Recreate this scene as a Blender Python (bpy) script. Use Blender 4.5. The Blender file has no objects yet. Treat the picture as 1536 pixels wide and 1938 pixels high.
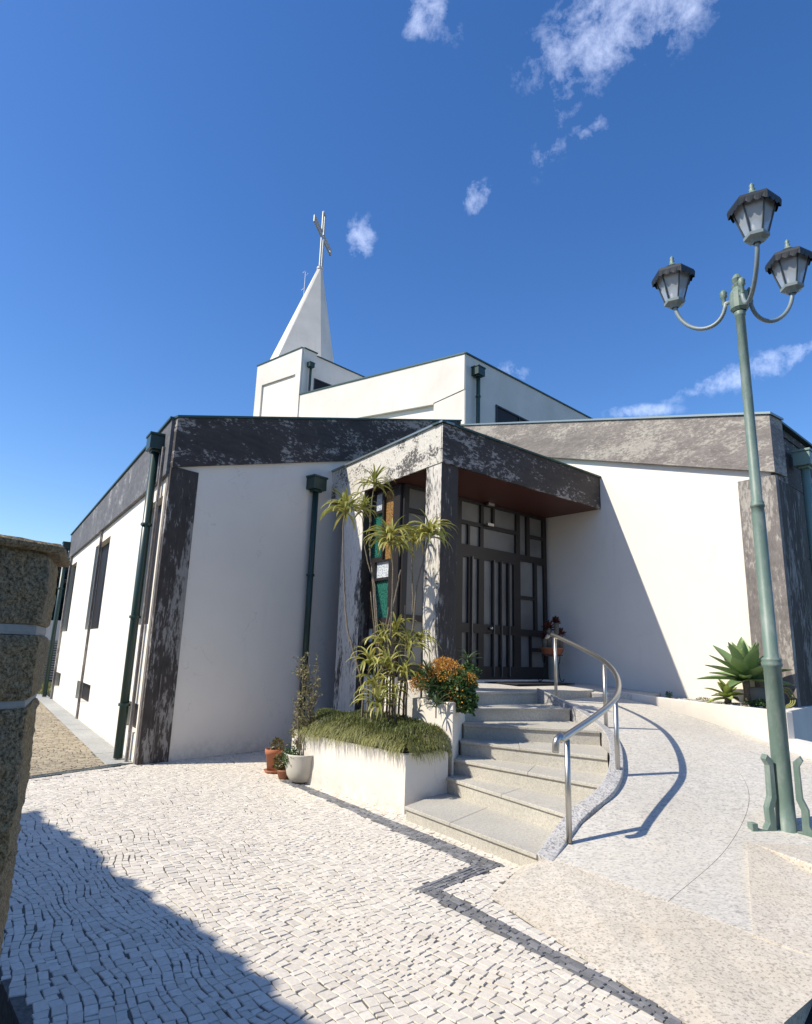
import bpy, math, random
import numpy as np
from mathutils import Vector, noise as mnoise
random.seed(7); RNG = np.random.default_rng(7)
R = math.radians
SC = bpy.context.scene; COL = SC.collection

# ------------------------------------------------------------------ camera (survey of the place from the photograph)
F, CX, CY, H = 1203., 768., 969., 1.6
_up = np.array([174, 5415, 1203.]); _up /= np.linalg.norm(_up)
_fw = np.array([0, 0, 1.]) - _up*_up[2]; _fw /= np.linalg.norm(_fw)
_rt = np.cross(_fw, _up)
if _rt[0] < 0: _rt = -_rt
M3 = np.array([_rt, _fw, _up]); CAM = np.array([0, 0, H])
cd = bpy.data.cameras.new('camera'); cam = bpy.data.objects.new('camera', cd); COL.objects.link(cam)
cd.sensor_fit = 'VERTICAL'; cd.sensor_height = 36; cd.lens = 36*F/1938; cd.clip_start = .05; cd.clip_end = 3000
_r = M3 @ np.array([1., 0, 0]); _u = M3 @ np.array([0, 1., 0]); _b = -(M3 @ np.array([0, 0, 1.]))
from mathutils import Matrix
cam.matrix_world = Matrix(((_r[0], _u[0], _b[0], 0), (_r[1], _u[1], _b[1], 0), (_r[2], _u[2], _b[2], H), (0, 0, 0, 1)))
SC.camera = cam
def ray(x, y):
    d = M3 @ np.array([x-CX, -(y-CY), F]); return d/np.linalg.norm(d)
def pz(x, y, z=0.):                       # surveyed point on a level at height z
    d = ray(x, y); return CAM + (z-H)/d[2]*d
def pl(x, y, P, hd):                      # surveyed point on the upright plane through P with heading hd
    a = R(hd); n = np.array([math.cos(a), -math.sin(a), 0]); d = ray(x, y)
    P = np.array([P[0], P[1], 0.]); return CAM + (n@(P-CAM))/(n@d)*d
def atY(x, y, P):
    d = ray(x, y); n = np.array([P[0], P[1], 0.]); return CAM + (n@(np.array([P[0], P[1], 0])-CAM))/(n@d)*d
def hv(hd): return np.array([math.sin(R(hd)), math.cos(R(hd))])

# ------------------------------------------------------------------ view, world, sun
SC.view_settings.view_transform = 'Standard'; SC.view_settings.look = 'None'
SC.view_settings.gamma = 1; SC.view_settings.use_curve_mapping = False
SC.view_settings.exposure = 0.53
SUN_AZ, SUN_EL = 71.5, 45.0               # heading the light travels, elevation
W = bpy.data.worlds.new('World'); SC.world = W; W.use_nodes = True
wt = W.node_tree; wt.nodes.clear()
def wn(t, **k):
    n = wt.nodes.new(t)
    for a, b in k.items(): setattr(n, a, b)
    return n
def wl(a, b): wt.links.new(a, b)
sky = wn('ShaderNodeTexSky', sky_type='NISHITA', sun_disc=False)
sky.sun_elevation = R(SUN_EL); sky.sun_rotation = R(SUN_AZ+180); sky.air_density = 1.0; sky.dust_density = 0.3; sky.ozone_density = 2.5
hs = wn('ShaderNodeHueSaturation'); hs.inputs['Hue'].default_value = .509; hs.inputs['Saturation'].default_value = 1.28; hs.inputs['Value'].default_value = .88
wl(sky.outputs[0], hs.inputs['Color'])
tc = wn('ShaderNodeTexCoord')
def wmath(op, a, b=None, c=None, clamp=False):
    n = wn('ShaderNodeMath', operation=op, use_clamp=clamp)
    for i, v in enumerate((a, b, c)):
        if v is None: continue
        if isinstance(v, (int, float)): n.inputs[i].default_value = v
        else: wl(v, n.inputs[i])
    return n.outputs[0]
def wdot(v):
    n = wn('ShaderNodeVectorMath', operation='DOT_PRODUCT'); wl(tc.outputs['Generated'], n.inputs[0]); n.inputs[1].default_value = tuple(v); return n.outputs['Value']
nz = wn('ShaderNodeTexNoise'); nz.inputs['Scale'].default_value = 24; nz.inputs['Detail'].default_value = 10; nz.inputs['Roughness'].default_value = .66; nz.inputs['Distortion'].default_value = .15
wl(tc.outputs['Generated'], nz.inputs['Vector'])
tot = None
# cloud wisps: centre, half width, half height, tilt (deg), strength
for (x, y, rx, ry, an, st) in [(1205, 15, 160, 58, -12, .85), (1090, 95, 75, 70, -35, .62), (1045, 215, 32, 70, 15, .45), (1035, 290, 40, 28, -40, .5), (1113, 246, 34, 20, -10, .55),
        (903, 372, 26, 28, 0, .95), (680, 448, 30, 36, 0, .95), (652, 97, 18, 18, 0, .5), (800, 12, 42, 44, 30, .75), (845, 55, 40, 30, 0, .35), (1425, 700, 125, 25, -17, .78), (1370, 725, 70, 22, -8, .5),
        (970, 706, 34, 20, 10, .75), (1215, 778, 62, 14, 0, .75), (1520, 665, 60, 18, -12, .8), (1290, 30, 70, 40, -20, .6), (780, 360, 50, 20, 0, .2), (1180, 150, 40, 30, 0, .25)]:
    c = ray(x, y); e1 = M3 @ np.array([math.cos(R(an)), -math.sin(R(an)), 0]); e2 = M3 @ np.array([math.sin(R(an)), math.cos(R(an)), 0])
    dc = wdot(c); u = wmath('DIVIDE', wmath('DIVIDE', wdot(e1 - c*(e1@c)), dc), rx/F*1.25); v = wmath('DIVIDE', wmath('DIVIDE', wdot(e2 - c*(e2@c)), dc), ry/F*1.25)
    d2 = wmath('ADD', wmath('MULTIPLY', u, u), wmath('MULTIPLY', v, v))
    g = wmath('MULTIPLY', wmath('SUBTRACT', 1.0, d2, clamp=True), wmath('GREATER_THAN', dc, .2))
    g = wmath('MULTIPLY', g, st)
    tot = g if tot is None else wmath('MAXIMUM', tot, g)
m1 = wmath('MULTIPLY_ADD', nz.outputs[0], 3.6, -2.30)
cm = wmath('MULTIPLY', wmath('ADD', wmath('MULTIPLY', tot, 1.25), m1, clamp=True), wmath('MULTIPLY', tot, 1.6, clamp=True), clamp=True)
cm = wmath('MULTIPLY', cm, .34)
mx = wn('ShaderNodeMix', data_type='RGBA'); wl(cm, mx.inputs[0]); wl(hs.outputs[0], mx.inputs[6]); mx.inputs[7].default_value = (7.6, 8.2, 10.2, 1)
bg = wn('ShaderNodeBackground'); bg.inputs[1].default_value = 0.15
wl(mx.outputs[2], bg.inputs[0]); wo = wn('ShaderNodeOutputWorld'); wl(bg.outputs[0], wo.inputs[0])
sl = bpy.data.lights.new('sun', 'SUN'); sl.energy = 4.0; sl.angle = R(.53); sl.color = (1, .925, .79)
so = bpy.data.objects.new('sun', sl); COL.objects.link(so)
_d = hv(SUN_AZ)*math.cos(R(SUN_EL)); SUND = Vector((_d[0], _d[1], -math.sin(R(SUN_EL))))
so.rotation_euler = SUND.to_track_quat('-Z', 'Y').to_euler(); so.location = (-20, -5, 25)

# ------------------------------------------------------------------ object helpers
ROOT = {}
def thing(name, label, cat, loc=(0, 0, 0), group=None):
    o = bpy.data.objects.new(name, None); COL.objects.link(o); o.location = tuple(float(v) for v in loc)
    o.empty_display_size = .1
    o['label'] = label; o['category'] = cat
    if group: o['group'] = group
    ROOT[o.name] = np.array([float(v) for v in loc]); return o
def tag(o, label, cat, group=None, kind=None):
    o['label'] = label
    if cat: o['category'] = cat
    if group: o['group'] = group
    if kind: o['kind'] = kind
    return o
def obj(name, vf, m, parent=None, smooth=False, kind=None, label=None, origin=None):
    v, f = vf; v = np.asarray(v, dtype=float)
    org = ROOT[parent.name] if parent is not None else (np.array(origin, float) if origin is not None else np.zeros(3))
    me = bpy.data.meshes.new(name); me.from_pydata((v-org).tolist(), [], f if isinstance(f, list) else f.tolist())
    if isinstance(m, (list, tuple)):
        for k in m: me.materials.append(k)
    else: me.materials.append(m)
    if smooth: me.polygons.foreach_set('use_smooth', [True]*len(me.polygons))
    o = bpy.data.objects.new(name, me); COL.objects.link(o); ROOT[o.name] = org
    if parent is not None: o.parent = parent
    else: o.location = tuple(org)
    if kind: o['kind'] = kind
    if label: o['label'] = label
    me.update(); return o
def fixn(o):
    import bmesh
    bm = bmesh.new(); bm.from_mesh(o.data); bmesh.ops.recalc_face_normals(bm, faces=bm.faces); bm.to_mesh(o.data); bm.free(); return o
class MB:
    def __init__(s): s.v = []; s.f = []
    def add(s, vf):
        n = len(s.v); s.v += [tuple(map(float, p)) for p in vf[0]]; s.f += [tuple(int(i)+n for i in g) for g in vf[1]]; return s
    @property
    def vf(s): return (s.v, s.f)
def prism(poly, z0, z1):
    n = len(poly)
    z0 = z0 if hasattr(z0, '__len__') else [z0]*n; z1 = z1 if hasattr(z1, '__len__') else [z1]*n
    a = sum(poly[i][0]*poly[(i+1) % n][1]-poly[(i+1) % n][0]*poly[i][1] for i in range(n))
    if a < 0: poly = poly[::-1]; z0 = list(z0)[::-1]; z1 = list(z1)[::-1]
    v = [(p[0], p[1], z) for p, z in zip(poly, z0)]+[(p[0], p[1], z) for p, z in zip(poly, z1)]
    f = [tuple(range(n))[::-1], tuple(range(n, 2*n))]+[(i, (i+1) % n, (i+1) % n+n, i+n) for i in range(n)]
    return v, f
def outn(P, hd):                           # normal of an upright plane, on the yard side
    a = R(hd); n = np.array([math.cos(a), -math.sin(a)]); P = np.array(P[:2]); return n if n@(-P) > 0 else -n
def plate(P, hd, poly, o0, o1):            # polygon (s along plane, z) extruded from offset o0 to o1 toward the yard
    d = hv(hd); n = outn(P, hd); P = np.array(P[:2], float)
    k = len(poly); v = []
    for o in (o0, o1):
        for s, z in poly:
            q = P+d*s+n*o; v.append((q[0], q[1], z))
    f = [tuple(range(k)), tuple(range(2*k-1, k-1, -1))]+[(i, i+k, (i+1) % k+k, (i+1) % k) for i in range(k)]
    return v, f
def slab(P, hd, s0, s1, z0, z1, o0, o1): return plate(P, hd, [(s0, z0), (s1, z0), (s1, z1), (s0, z1)], o0, o1)
def sz(p, P, hd):
    q = pl(p[0], p[1], P, hd); d = hv(hd); return float((q[:2]-np.array(P[:2]))@d), float(q[2])
def tube(pts, r, n=10, cap=True):
    pts = [Vector([float(c) for c in p]) for p in pts]; v = []; f = []; rr = r if hasattr(r, '__len__') else [r]*len(pts)
    prev = None
    for i, p in enumerate(pts):
        t = (pts[min(i+1, len(pts)-1)]-pts[max(i-1, 0)]).normalized()
        if prev is None:
            a = t.orthogonal().normalized()
        else:
            a = (prev - t*prev.dot(t)).normalized()
        prev = a; b = t.cross(a)
        for k in range(n):
            q = p+(a*math.cos(2*math.pi*k/n)+b*math.sin(2*math.pi*k/n))*rr[i]; v.append(tuple(q))
    for i in range(len(pts)-1):
        for k in range(n):
            f.append((i*n+k, i*n+(k+1) % n, (i+1)*n+(k+1) % n, (i+1)*n+k))
    if cap: f.append(tuple(range(n))[::-1]); f.append(tuple(range((len(pts)-1)*n, len(pts)*n)))
    return v, f
def lathe(prof, c=(0, 0, 0), n=24, cap=False, tilt=0):
    v = []; f = []
    for r, z in prof:
        for k in range(n):
            a = 2*math.pi*k/n+tilt; v.append((c[0]+r*math.cos(a), c[1]+r*math.sin(a), c[2]+z))
    for i in range(len(prof)-1):
        for k in range(n): f.append((i*n+k, i*n+(k+1) % n, (i+1)*n+(k+1) % n, (i+1)*n+k))
    if cap: f.append(tuple(range(n))[::-1]); f.append(tuple(range((len(prof)-1)*n, len(prof)*n)))
    return v, f
def box(c, s, rz=0):
    x, y, z = c; a, b, h = s[0]/2, s[1]/2, s[2]/2; co, si = math.cos(rz), math.sin(rz)
    v = [(x+p*co-q*si, y+p*si+q*co, z+w) for w in (-h, h) for p, q in ((-a, -b), (a, -b), (a, b), (-a, b))]
    return v, [(3, 2, 1, 0), (4, 5, 6, 7), (0, 1, 5, 4), (1, 2, 6, 5), (2, 3, 7, 6), (3, 0, 4, 7)]
def spline(P, n=10):
    P = [np.array(p, float) for p in P]; Q = [2*P[0]-P[1]]+P+[2*P[-1]-P[-2]]; out = []
    for i in range(1, len(Q)-2):
        for k in range(n):
            t = k/n; a, b, c, d = Q[i-1], Q[i], Q[i+1], Q[i+2]
            out.append(.5*((2*b)+(-a+c)*t+(2*a-5*b+4*c-d)*t*t+(-a+3*b-3*c+d)*t**3))
    out.append(P[-1]); return out
def bevel(o, w=.004, seg=2):
    m = o.modifiers.new('bevel', 'BEVEL'); m.width = w; m.segments = seg; m.limit_method = 'ANGLE'; return o

# ------------------------------------------------------------------ materials
def mat(name, col=(.5, .5, .5), rough=.8, metal=0., spec=.5):
    m = bpy.data.materials.new(name); m.use_nodes = True; b = m.node_tree.nodes['Principled BSDF']
    b.inputs['Base Color'].default_value = (*col, 1); b.inputs['Roughness'].default_value = rough; b.inputs['Metallic'].default_value = metal
    b.inputs['Specular IOR Level'].default_value = spec
    return m
class NT:
    def __init__(s, m): s.t = m.node_tree; s.b = s.t.nodes['Principled BSDF']
    def n(s, ty, **k):
        q = s.t.nodes.new(ty)
        for a, b in k.items(): setattr(q, a, b)
        return q
    def l(s, a, b): s.t.links.new(a, b)
    def vec(s, scale=(1, 1, 1), world=True):
        c = s.n('ShaderNodeNewGeometry').outputs['Position'] if world else s.n('ShaderNodeTexCoord').outputs['Object']
        m = s.n('ShaderNodeMapping'); m.inputs['Scale'].default_value = scale; s.l(c, m.inputs[0]); return m.outputs[0]
    def noise(s, scale, detail=4, rough=.55, vec=None, dist=0):
        q = s.n('ShaderNodeTexNoise'); q.inputs['Scale'].default_value = scale; q.inputs['Detail'].default_value = detail
        q.inputs['Roughness'].default_value = rough; q.inputs['Distortion'].default_value = dist
        if vec is not None: s.l(vec, q.inputs['Vector'])
        return q.outputs[0]
    def ramp(s, x, stops):
        q = s.n('ShaderNodeValToRGB'); e = q.color_ramp.elements
        while len(e) < len(stops): e.new(.5)
        for i, (p, c) in enumerate(stops):
            e[i].position = p; e[i].color = (*c, 1) if hasattr(c, '__len__') else (c, c, c, 1)
        s.l(x, q.inputs[0]); return q.outputs[0]
    def mix(s, f, a, b, mode='MIX'):
        q = s.n('ShaderNodeMix', data_type='RGBA', blend_type=mode)
        for i, x in ((0, f), (6, a), (7, b)):
            if isinstance(x, (int, float)): q.inputs[i].default_value = x
            elif isinstance(x, tuple): q.inputs[i].default_value = (*x, 1)
            else: s.l(x, q.inputs[i])
        return q.outputs[2]
    def math(s, op, a, b=0., clamp=False):
        q = s.n('ShaderNodeMath', operation=op, use_clamp=clamp)
        for i, x in ((0, a), (1, b)):
            if isinstance(x, (int, float)): q.inputs[i].default_value = x
            else: s.l(x, q.inputs[i])
        return q.outputs[0]
    def bump(s, h, st=.3, d=.01):
        q = s.n('ShaderNodeBump'); q.inputs['Strength'].default_value = st; q.inputs['Distance'].default_value = d; s.l(h, q.inputs['Height']); s.l(q.outputs[0], s.b.inputs['Normal'])
    def col(s, c): s.l(c, s.b.inputs['Base Color'])
def m_plaster(name, base=(.83, .77, .68), stain=.06):
    m = mat(name, base, .85); t = NT(m); v = t.vec()
    a = t.noise(.9, 5, .6, v); b = t.noise(5, 6, .6, t.vec((1, 1, .18))); c = t.noise(60, 4, .6, v)
    k = t.ramp(a, [(.3, tuple(x*(1-stain) for x in base)), (.7, base)])
    dirt = t.ramp(b, [(.58, 0), (.75, 1)]); k = t.mix(t.math('MULTIPLY', dirt, stain*1.4), k, (.42, .40, .36))
    sx = t.n('ShaderNodeSeparateXYZ'); t.l(t.n('ShaderNodeNewGeometry').outputs['Position'], sx.inputs[0])
    lowz = t.math('MULTIPLY', t.math('SUBTRACT', .32, sx.outputs[2], clamp=True), t.ramp(t.noise(9, 6, .7, v), [(.38, 0), (.7, 1)])); k = t.mix(t.math('MULTIPLY', lowz, 1.6, clamp=True), k, (.33, .30, .24))
    cr = t.n('ShaderNodeTexVoronoi', feature='DISTANCE_TO_EDGE'); cr.inputs['Scale'].default_value = .55; wv_ = t.n('ShaderNodeVectorMath', operation='ADD'); nn = t.n('ShaderNodeTexNoise'); nn.inputs['Scale'].default_value = 3.5; nn.inputs['Detail'].default_value = 7; t.l(v, nn.inputs['Vector']); t.l(v, wv_.inputs[0]); t.l(nn.outputs[1], wv_.inputs[1]); t.l(wv_.outputs[0], cr.inputs['Vector'])
    crk = t.math('MULTIPLY', t.ramp(cr.outputs[0], [(0., 1), (.006, 0)]), t.ramp(t.noise(1.7, 3, .5, v), [(.52, 0), (.62, .35)])); k = t.mix(crk, k, (.35, .33, .30))
    t.col(k); t.bump(t.math('ADD', t.math('MULTIPLY', a, .8), t.math('MULTIPLY', c, .16)), .35, .012); return m
def m_peel(name, dark, pale, cov, sc=(1, 1, 1), mid=None, fine=1.0):
    """old dark paint flaked off in patches; cov: 0 hardly any flaked, 1 nearly all flaked"""
    m = mat(name, dark, .75); t = NT(m); v = t.vec(sc)
    a = t.noise(2.6, 10, .68, v, .35); b = t.noise(15*fine, 8, .72, v, .3); big = t.noise(.75, 3, .5, v)
    s = t.math('ADD', t.math('MULTIPLY', a, .38), t.math('ADD', t.math('MULTIPLY', b, .42), t.math('MULTIPLY', big, .32)))
    th = .66-.2*cov
    mask = t.ramp(s, [(th-.016, 0), (th+.016, 1)])
    soft = t.ramp(s, [(th-.09, 0), (th, 1)])
    g = t.noise(7, 7, .65, t.vec((sc[0]*.6, sc[1]*.6, sc[2]*1.6)))
    md = mid or tuple(x*1.9 for x in dark)
    dk = t.mix(t.math('MULTIPLY', soft, .5), t.ramp(g, [(.3, tuple(x*.7 for x in dark)), (.7, tuple(x*1.35 for x in dark))]), md)
    pk = t.ramp(t.noise(22, 6, .65, v), [(.3, tuple(x*.72 for x in pale)), (.65, pale)])
    t.col(t.mix(mask, dk, pk))
    h = t.math('ADD', t.math('MULTIPLY', mask, -.35), t.math('MULTIPLY', t.noise(30, 6, .6, v), .6))
    t.bump(h, .5, .008); return m
def m_granite(name, base, dark=(.06, .06, .06), amt=.5, sc=120, stretch=(1, 1, 1), warm=None):
    m = mat(name, base, .82); t = NT(m); v = t.vec(stretch)
    a = t.noise(sc, 2, .6, v); b = t.noise(sc*.35, 4, .65, v); c = t.noise(1.3, 4, .6, t.vec())
    k = t.ramp(b, [(.3, tuple(x*.80 for x in base)), (.62, tuple(min(1, x*1.12) for x in base))])
    k = t.mix(t.ramp(c, [(.35, .0), (.7, .7)]), k, warm or tuple(x*.78 for x in base)); k = t.mix(t.ramp(t.noise(.55, 6, .65, t.vec()), [(.48, 0), (.7, .35)]), k, tuple(x*.62 for x in base))
    sp = t.ramp(a, [(.60-.14*amt, 0), (.70-.10*amt, 1)]); k = t.mix(t.math('MULTIPLY', sp, .35+.35*amt), k, dark)
    lt = t.noise(sc*.8, 2, .5, t.vec((stretch[0]*1.03, stretch[1], stretch[2])), 1.); k = t.mix(t.math('MULTIPLY', t.ramp(lt, [(.62, 0), (.72, 1)]), .35), k, (.7, .68, .64))
    st = t.noise(3.5, 7, .7, t.vec()); k = t.mix(t.ramp(st, [(.56, 0), (.75, .3)]), k, tuple(x*.5 for x in base))
    t.col(k); t.bump(t.math('ADD', a, b), .35, .003); return m
def m_attr(name, c0, c1, rough=.8, sc=70, trans=0, patch=None):       # per piece tint from the 'tint' attribute
    m = mat(name, c0, rough); t = NT(m); a = t.n('ShaderNodeAttribute', attribute_name='tint').outputs['Fac']
    k = t.ramp(a, [(0, c0), (1, c1)]); g = t.noise(sc, 4, .6, t.vec()); k = t.mix(.55, k, t.ramp(g, [(.3, .62), (.7, 1.)]), 'MULTIPLY')
    if patch: k = t.mix(t.ramp(t.noise(.8, 4, .6, t.vec()), [(.42, 0), (.72, .5)]), k, patch)
    t.col(k); t.bump(g, .4, .003)
    if trans:
        t.b.inputs['Transmission Weight'].default_value = 0
        tr = t.n('ShaderNodeBsdfTranslucent'); t.l(k, tr.inputs[0]); ms = t.n('ShaderNodeMixShader'); ms.inputs[0].default_value = trans
        t.l(t.b.outputs[0], ms.inputs[1]); t.l(tr.outputs[0], ms.inputs[2]); t.l(ms.outputs[0], t.t.nodes['Material Output'].inputs[0])
    return m
def m_rand(name, c0, c1, rough=.6, trans=.25, sc=30):                 # per object tint
    m = mat(name, c0, rough); t = NT(m); a = t.n('ShaderNodeObjectInfo').outputs['Random']
    k = t.ramp(a, [(0, c0), (1, c1)]); g = t.noise(sc, 4, .6, t.vec()); k = t.mix(.5, k, t.ramp(g, [(.3, .6), (.7, 1.)]), 'MULTIPLY'); t.col(k)
    if trans:
        tr = t.n('ShaderNodeBsdfTranslucent'); t.l(k, tr.inputs[0]); ms = t.n('ShaderNodeMixShader'); ms.inputs[0].default_value = trans
        t.l(t.b.outputs[0], ms.inputs[1]); t.l(tr.outputs[0], ms.inputs[2]); t.l(ms.outputs[0], t.t.nodes['Material Output'].inputs[0])
    return m
WHITE = m_plaster('white_plaster'); WHITE2 = m_plaster('white_weathered', (.79, .735, .65), .18)
PEELD = m_peel('peeling_dark_paint', (.040, .033, .030), (.36, .335, .305), .31, (.7, .7, 1.5))
PEELC = m_peel('peeling_dark_paint_column', (.042, .034, .030), (.32, .30, .275), .25, (1.7, 1.7, .38))
PEELF = m_peel('flaking_paint_canopy_side', (.07, .065, .06), (.66, .62, .54), .64, (1, 1, 1.3), fine=1.5)
PEELP = m_peel('flaking_paint_post', (.065, .06, .058), (.66, .62, .55), .52, (1.8, 1.8, .40), fine=1.3)
PEELQ = m_peel('flaking_paint_pier_sun_tone', (.08, .07, .065), (.78, .74, .67), .82, (1.8, 1.8, .40), fine=1.3)  # flaking paint, made extra pale in place of sunlight missing on the pier
PEELG = m_peel('faded_grey_paint', (.165, .145, .13), (.42, .385, .33), .30, (.7, .7, 1.7), fine=1.3)
PEELGC = m_peel('faded_grey_paint_column', (.15, .132, .12), (.42, .385, .33), .34, (1.8, 1.8, .6))
SLATE = m_peel('bluish_dark_paint', (.10, .10, .105), (.40, .39, .38), .12, (1, 1, 1))
COPING = mat('green_sheet_metal', (.035, .075, .065), .45, .3)
COPL = mat('pale_sheet_metal', (.25, .30, .30), .4, .5)
PIPE = mat('dark_green_pipe', (.018, .045, .038), .38)
PIPEL = mat('light_green_pipe', (.19, .28, .235), .5)
DFRAME = mat('brown_black_metal', (.020, .016, .015), .45)
SOFFIT = mat('reddish_brown_boards', (.17, .038, .018), .5)
t = NT(SOFFIT); t.col(t.ramp(t.noise(3, 5, .6, t.vec((1, 14, 1))), [(.3, (.045, .012, .007)), (.7, (.085, .023, .012))]))
GLASSF = mat('frosted_glass', (.28, .28, .28), .3)
t = NT(GLASSF); t.col(t.ramp(t.noise(1.2, 3, .5, t.vec()), [(.3, (.12, .118, .115)), (.7, (.25, .245, .235))]))
GLASSD = mat('dark_window_glass', (.014, .011, .012), .55, 0, .25)
REVEAL = m_plaster('greenish_reveal', (.62, .65, .55), .1)
def m_pat(name, c0, c1):
    m = mat(name, c0, .25); t = NT(m); q = t.n('ShaderNodeTexVoronoi'); q.inputs['Scale'].default_value = 34; t.l(t.vec(), q.inputs[0])
    t.col(t.ramp(q.outputs[0], [(.15, c0), (.6, c1)])); t.bump(q.outputs[0], .8, .01); return m
GGREEN = m_pat('green_cathedral_glass', (.008, .05, .038), (.025, .14, .105)); GBROWN = m_pat('amber_cathedral_glass', (.10, .055, .02), (.30, .17, .06)); GWHITE = m_pat('clear_cathedral_glass', (.30, .34, .36), (.62, .66, .70))
STEEL = mat('brushed_steel', (.50, .485, .45), .38, 1.0)
CROSSM = mat('pale_painted_steel', (.42, .43, .42), .5, .2)
GRAN = m_granite('light_granite', (.58, .55, .49), (.11, .11, .11), amt=.5, sc=62, stretch=(.6, 1.2, 1), warm=(.61, .555, .46))
GRAN2 = m_granite('beige_rough_granite', (.61, .555, .465), (.14, .12, .095), .55, 55, warm=(.57, .49, .37))
GRANS = m_granite('step_granite', (.50, .47, .40), amt=.3, sc=110)
GRANC = m_granite('coarse_kerb_granite', (.54, .52, .49), (.09, .09, .10), .8, 60)
GRAND = m_granite('old_strip_granite', (.40, .40, .37), amt=.3, sc=60)
MORTAR = mat('joint_sand', (.15, .14, .13), .95)
t = NT(MORTAR); t.col(t.ramp(t.noise(40, 5, .6, t.vec()), [(.3, (.08, .075, .066)), (.7, (.18, .165, .14))]))
COBW = m_attr('pale_limestone', (.60, .545, .46), (.82, .755, .65), .7, 45, patch=(.72, .65, .53))
COBD = m_attr('dark_basalt', (.135, .135, .14), (.27, .27, .275), .6, 60)
COBY = m_attr('tan_limestone', (.30, .245, .16), (.46, .39, .27), .8, 50)
TERRA = m_plaster('terracotta', (.42, .145, .07), .25)
POTW = m_plaster('old_white_pot', (.62, .58, .50), .3)
SOIL = mat('dark_soil', (.05, .037, .025), .95)
LGREEN = mat('green_lamp_paint', (.15, .2, .17), .5)
LARM = mat('weathered_grey_green_paint', (.20, .245, .245), .42)
t = NT(LGREEN); t.col(t.mix(t.ramp(t.noise(9, 7, .7, t.vec((1, 1, .4))), [(.45, 0), (.75, 1)]), (.135, .20, .162), (.27, .31, .275))); t.bump(t.noise(40, 4, .6, t.vec()), .2, .003)
LDARK2 = mat('dull_grey_frame', (.055, .07, .072), .5)
LDARK = mat('dark_lamp_roof', (.014, .018, .021), .5)
LPANE = mat('milky_lamp_pane', (.62, .68, .72), .25)
LPANE.node_tree.nodes['Principled BSDF'].inputs['Alpha'].default_value = .5
STONE = mat('mossy_rough_stone', (.2, .17, .12), .95)
t = NT(STONE); v = t.vec(); a = t.noise(105, 9, .8, v, .2); b = t.noise(5, 5, .6, v)
k = t.ramp(a, [(.36, (.05, .030, .012)), (.47, (.40, .26, .10)), (.60, (.80, .60, .33))])
k = t.mix(t.ramp(b, [(.38, 0), (.62, .75)]), k, t.ramp(a, [(.38, (.06, .045, .024)), (.60, (.62, .52, .36))])); t.col(k)
t.bump(t.math('ADD', t.noise(28, 8, .7, v), t.math('MULTIPLY', a, .6)), 1.0, .03)
LICHEN = mat('dark_lichen', (.035, .028, .018), .95)
MBAND = m_plaster('grey_mortar', (.44, .42, .38), .4)
ASPH = m_granite('asphalt', (.045, .045, .047), (.02, .02, .02), .3, 80)
LEAFY = m_rand('strap_leaf', (.24, .27, .05), (.60, .55, .17), .42, .35)
LEAFG = m_rand('agave_leaf', (.17, .27, .11), (.32, .45, .17), .5, .15)
LEAFL = m_rand('light_rosette_leaf', (.32, .40, .10), (.46, .54, .16), .5, .2)
LEAFR = m_rand('dark_red_leaf', (.055, .012, .012), (.11, .022, .018), .45, .1)
CANE = m_granite('cane_bark', (.19, .155, .11), (.06, .045, .03), .5, 40, (1, 1, 3))
FOL = m_attr('shrub_leaf', (.03, .075, .018), (.10, .19, .05), .5, 30, .2)
FLOW = m_attr('orange_flower', (.40, .10, .010), (.80, .46, .06), .7, 60, .15)
GRASSM = m_attr('mondo_blade', (.06, .105, .022), (.34, .32, .10), .6, 12, .2)
DRYL = m_attr('dry_small_leaf', (.14, .15, .055), (.42, .36, .18), .7, 30, .2)
PEB = m_attr('pale_pebble', (.45, .44, .40), (.75, .74, .70), .8)
HILLM = m_attr('far_tree', (.010, .018, .012), (.028, .042, .026), .9, 3)
HILLG = mat('wooded_slope', (.02, .03, .018), .95)

def set_tint(o, vals):                     # one value per vertex
    a = o.data.attributes.new('tint', 'FLOAT', 'POINT'); a.data.foreach_set('value', np.asarray(vals, dtype=np.float32))

# ------------------------------------------------------------------ ground
o = obj('ground', ([(-400, -300, -.16), (400, -300, -.16), (400, 500, -.16), (-400, 500, -.16)], [(0, 1, 2, 3)]), ASPH, kind='structure'); o['label'] = 'dark street and open ground around the yard'
A0 = np.array([-3.56, 9.25]); HL, HF, HR = -33.2, 41., -36.
J = np.array([2.78, 12.5]); K = np.array([-.06, 10.12]); R0 = np.array([5.43, 9.02])
GA, GB = pz(50, 1475)[:2], pz(243, 1447)[:2]
gd = (GB-GA)/np.linalg.norm(GB-GA); GL = GA-gd*1.6
yard = [(-1.92, 3.55), tuple(GL+[-.6, -.9]), tuple(GL), tuple(GB), (-3.45, 9.42), (-1.0, 12.1), (-1.2, 8.6), (.2, 7.1), (.3, 6.9), (1.1, 5.6), (.95, 4.9), (1.62, 3.25), (2.2, 2.2), (.9, .2)]
o = obj('yard_paving', prism(yard, -.15, -.0065), MORTAR, kind='structure'); o['label'] = 'yard paved with small pale limestone cobbles'; YARD = o
lyard = [tuple(GL+[.3, .1]), tuple(GB), tuple(A0+hv(HL)*0+outn(A0, HL)*.35), tuple(A0+hv(HL)*16+outn(A0, HL)*.35), (-17.5, 22.)]
lyard = [tuple(GL), tuple(GB)]+lyard[2:]
o = obj('side_path', prism(lyard, -.15, -.008), MORTAR, kind='structure'); o['label'] = 'tan cobbled path running along the long side wall'; PATH = o
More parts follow.
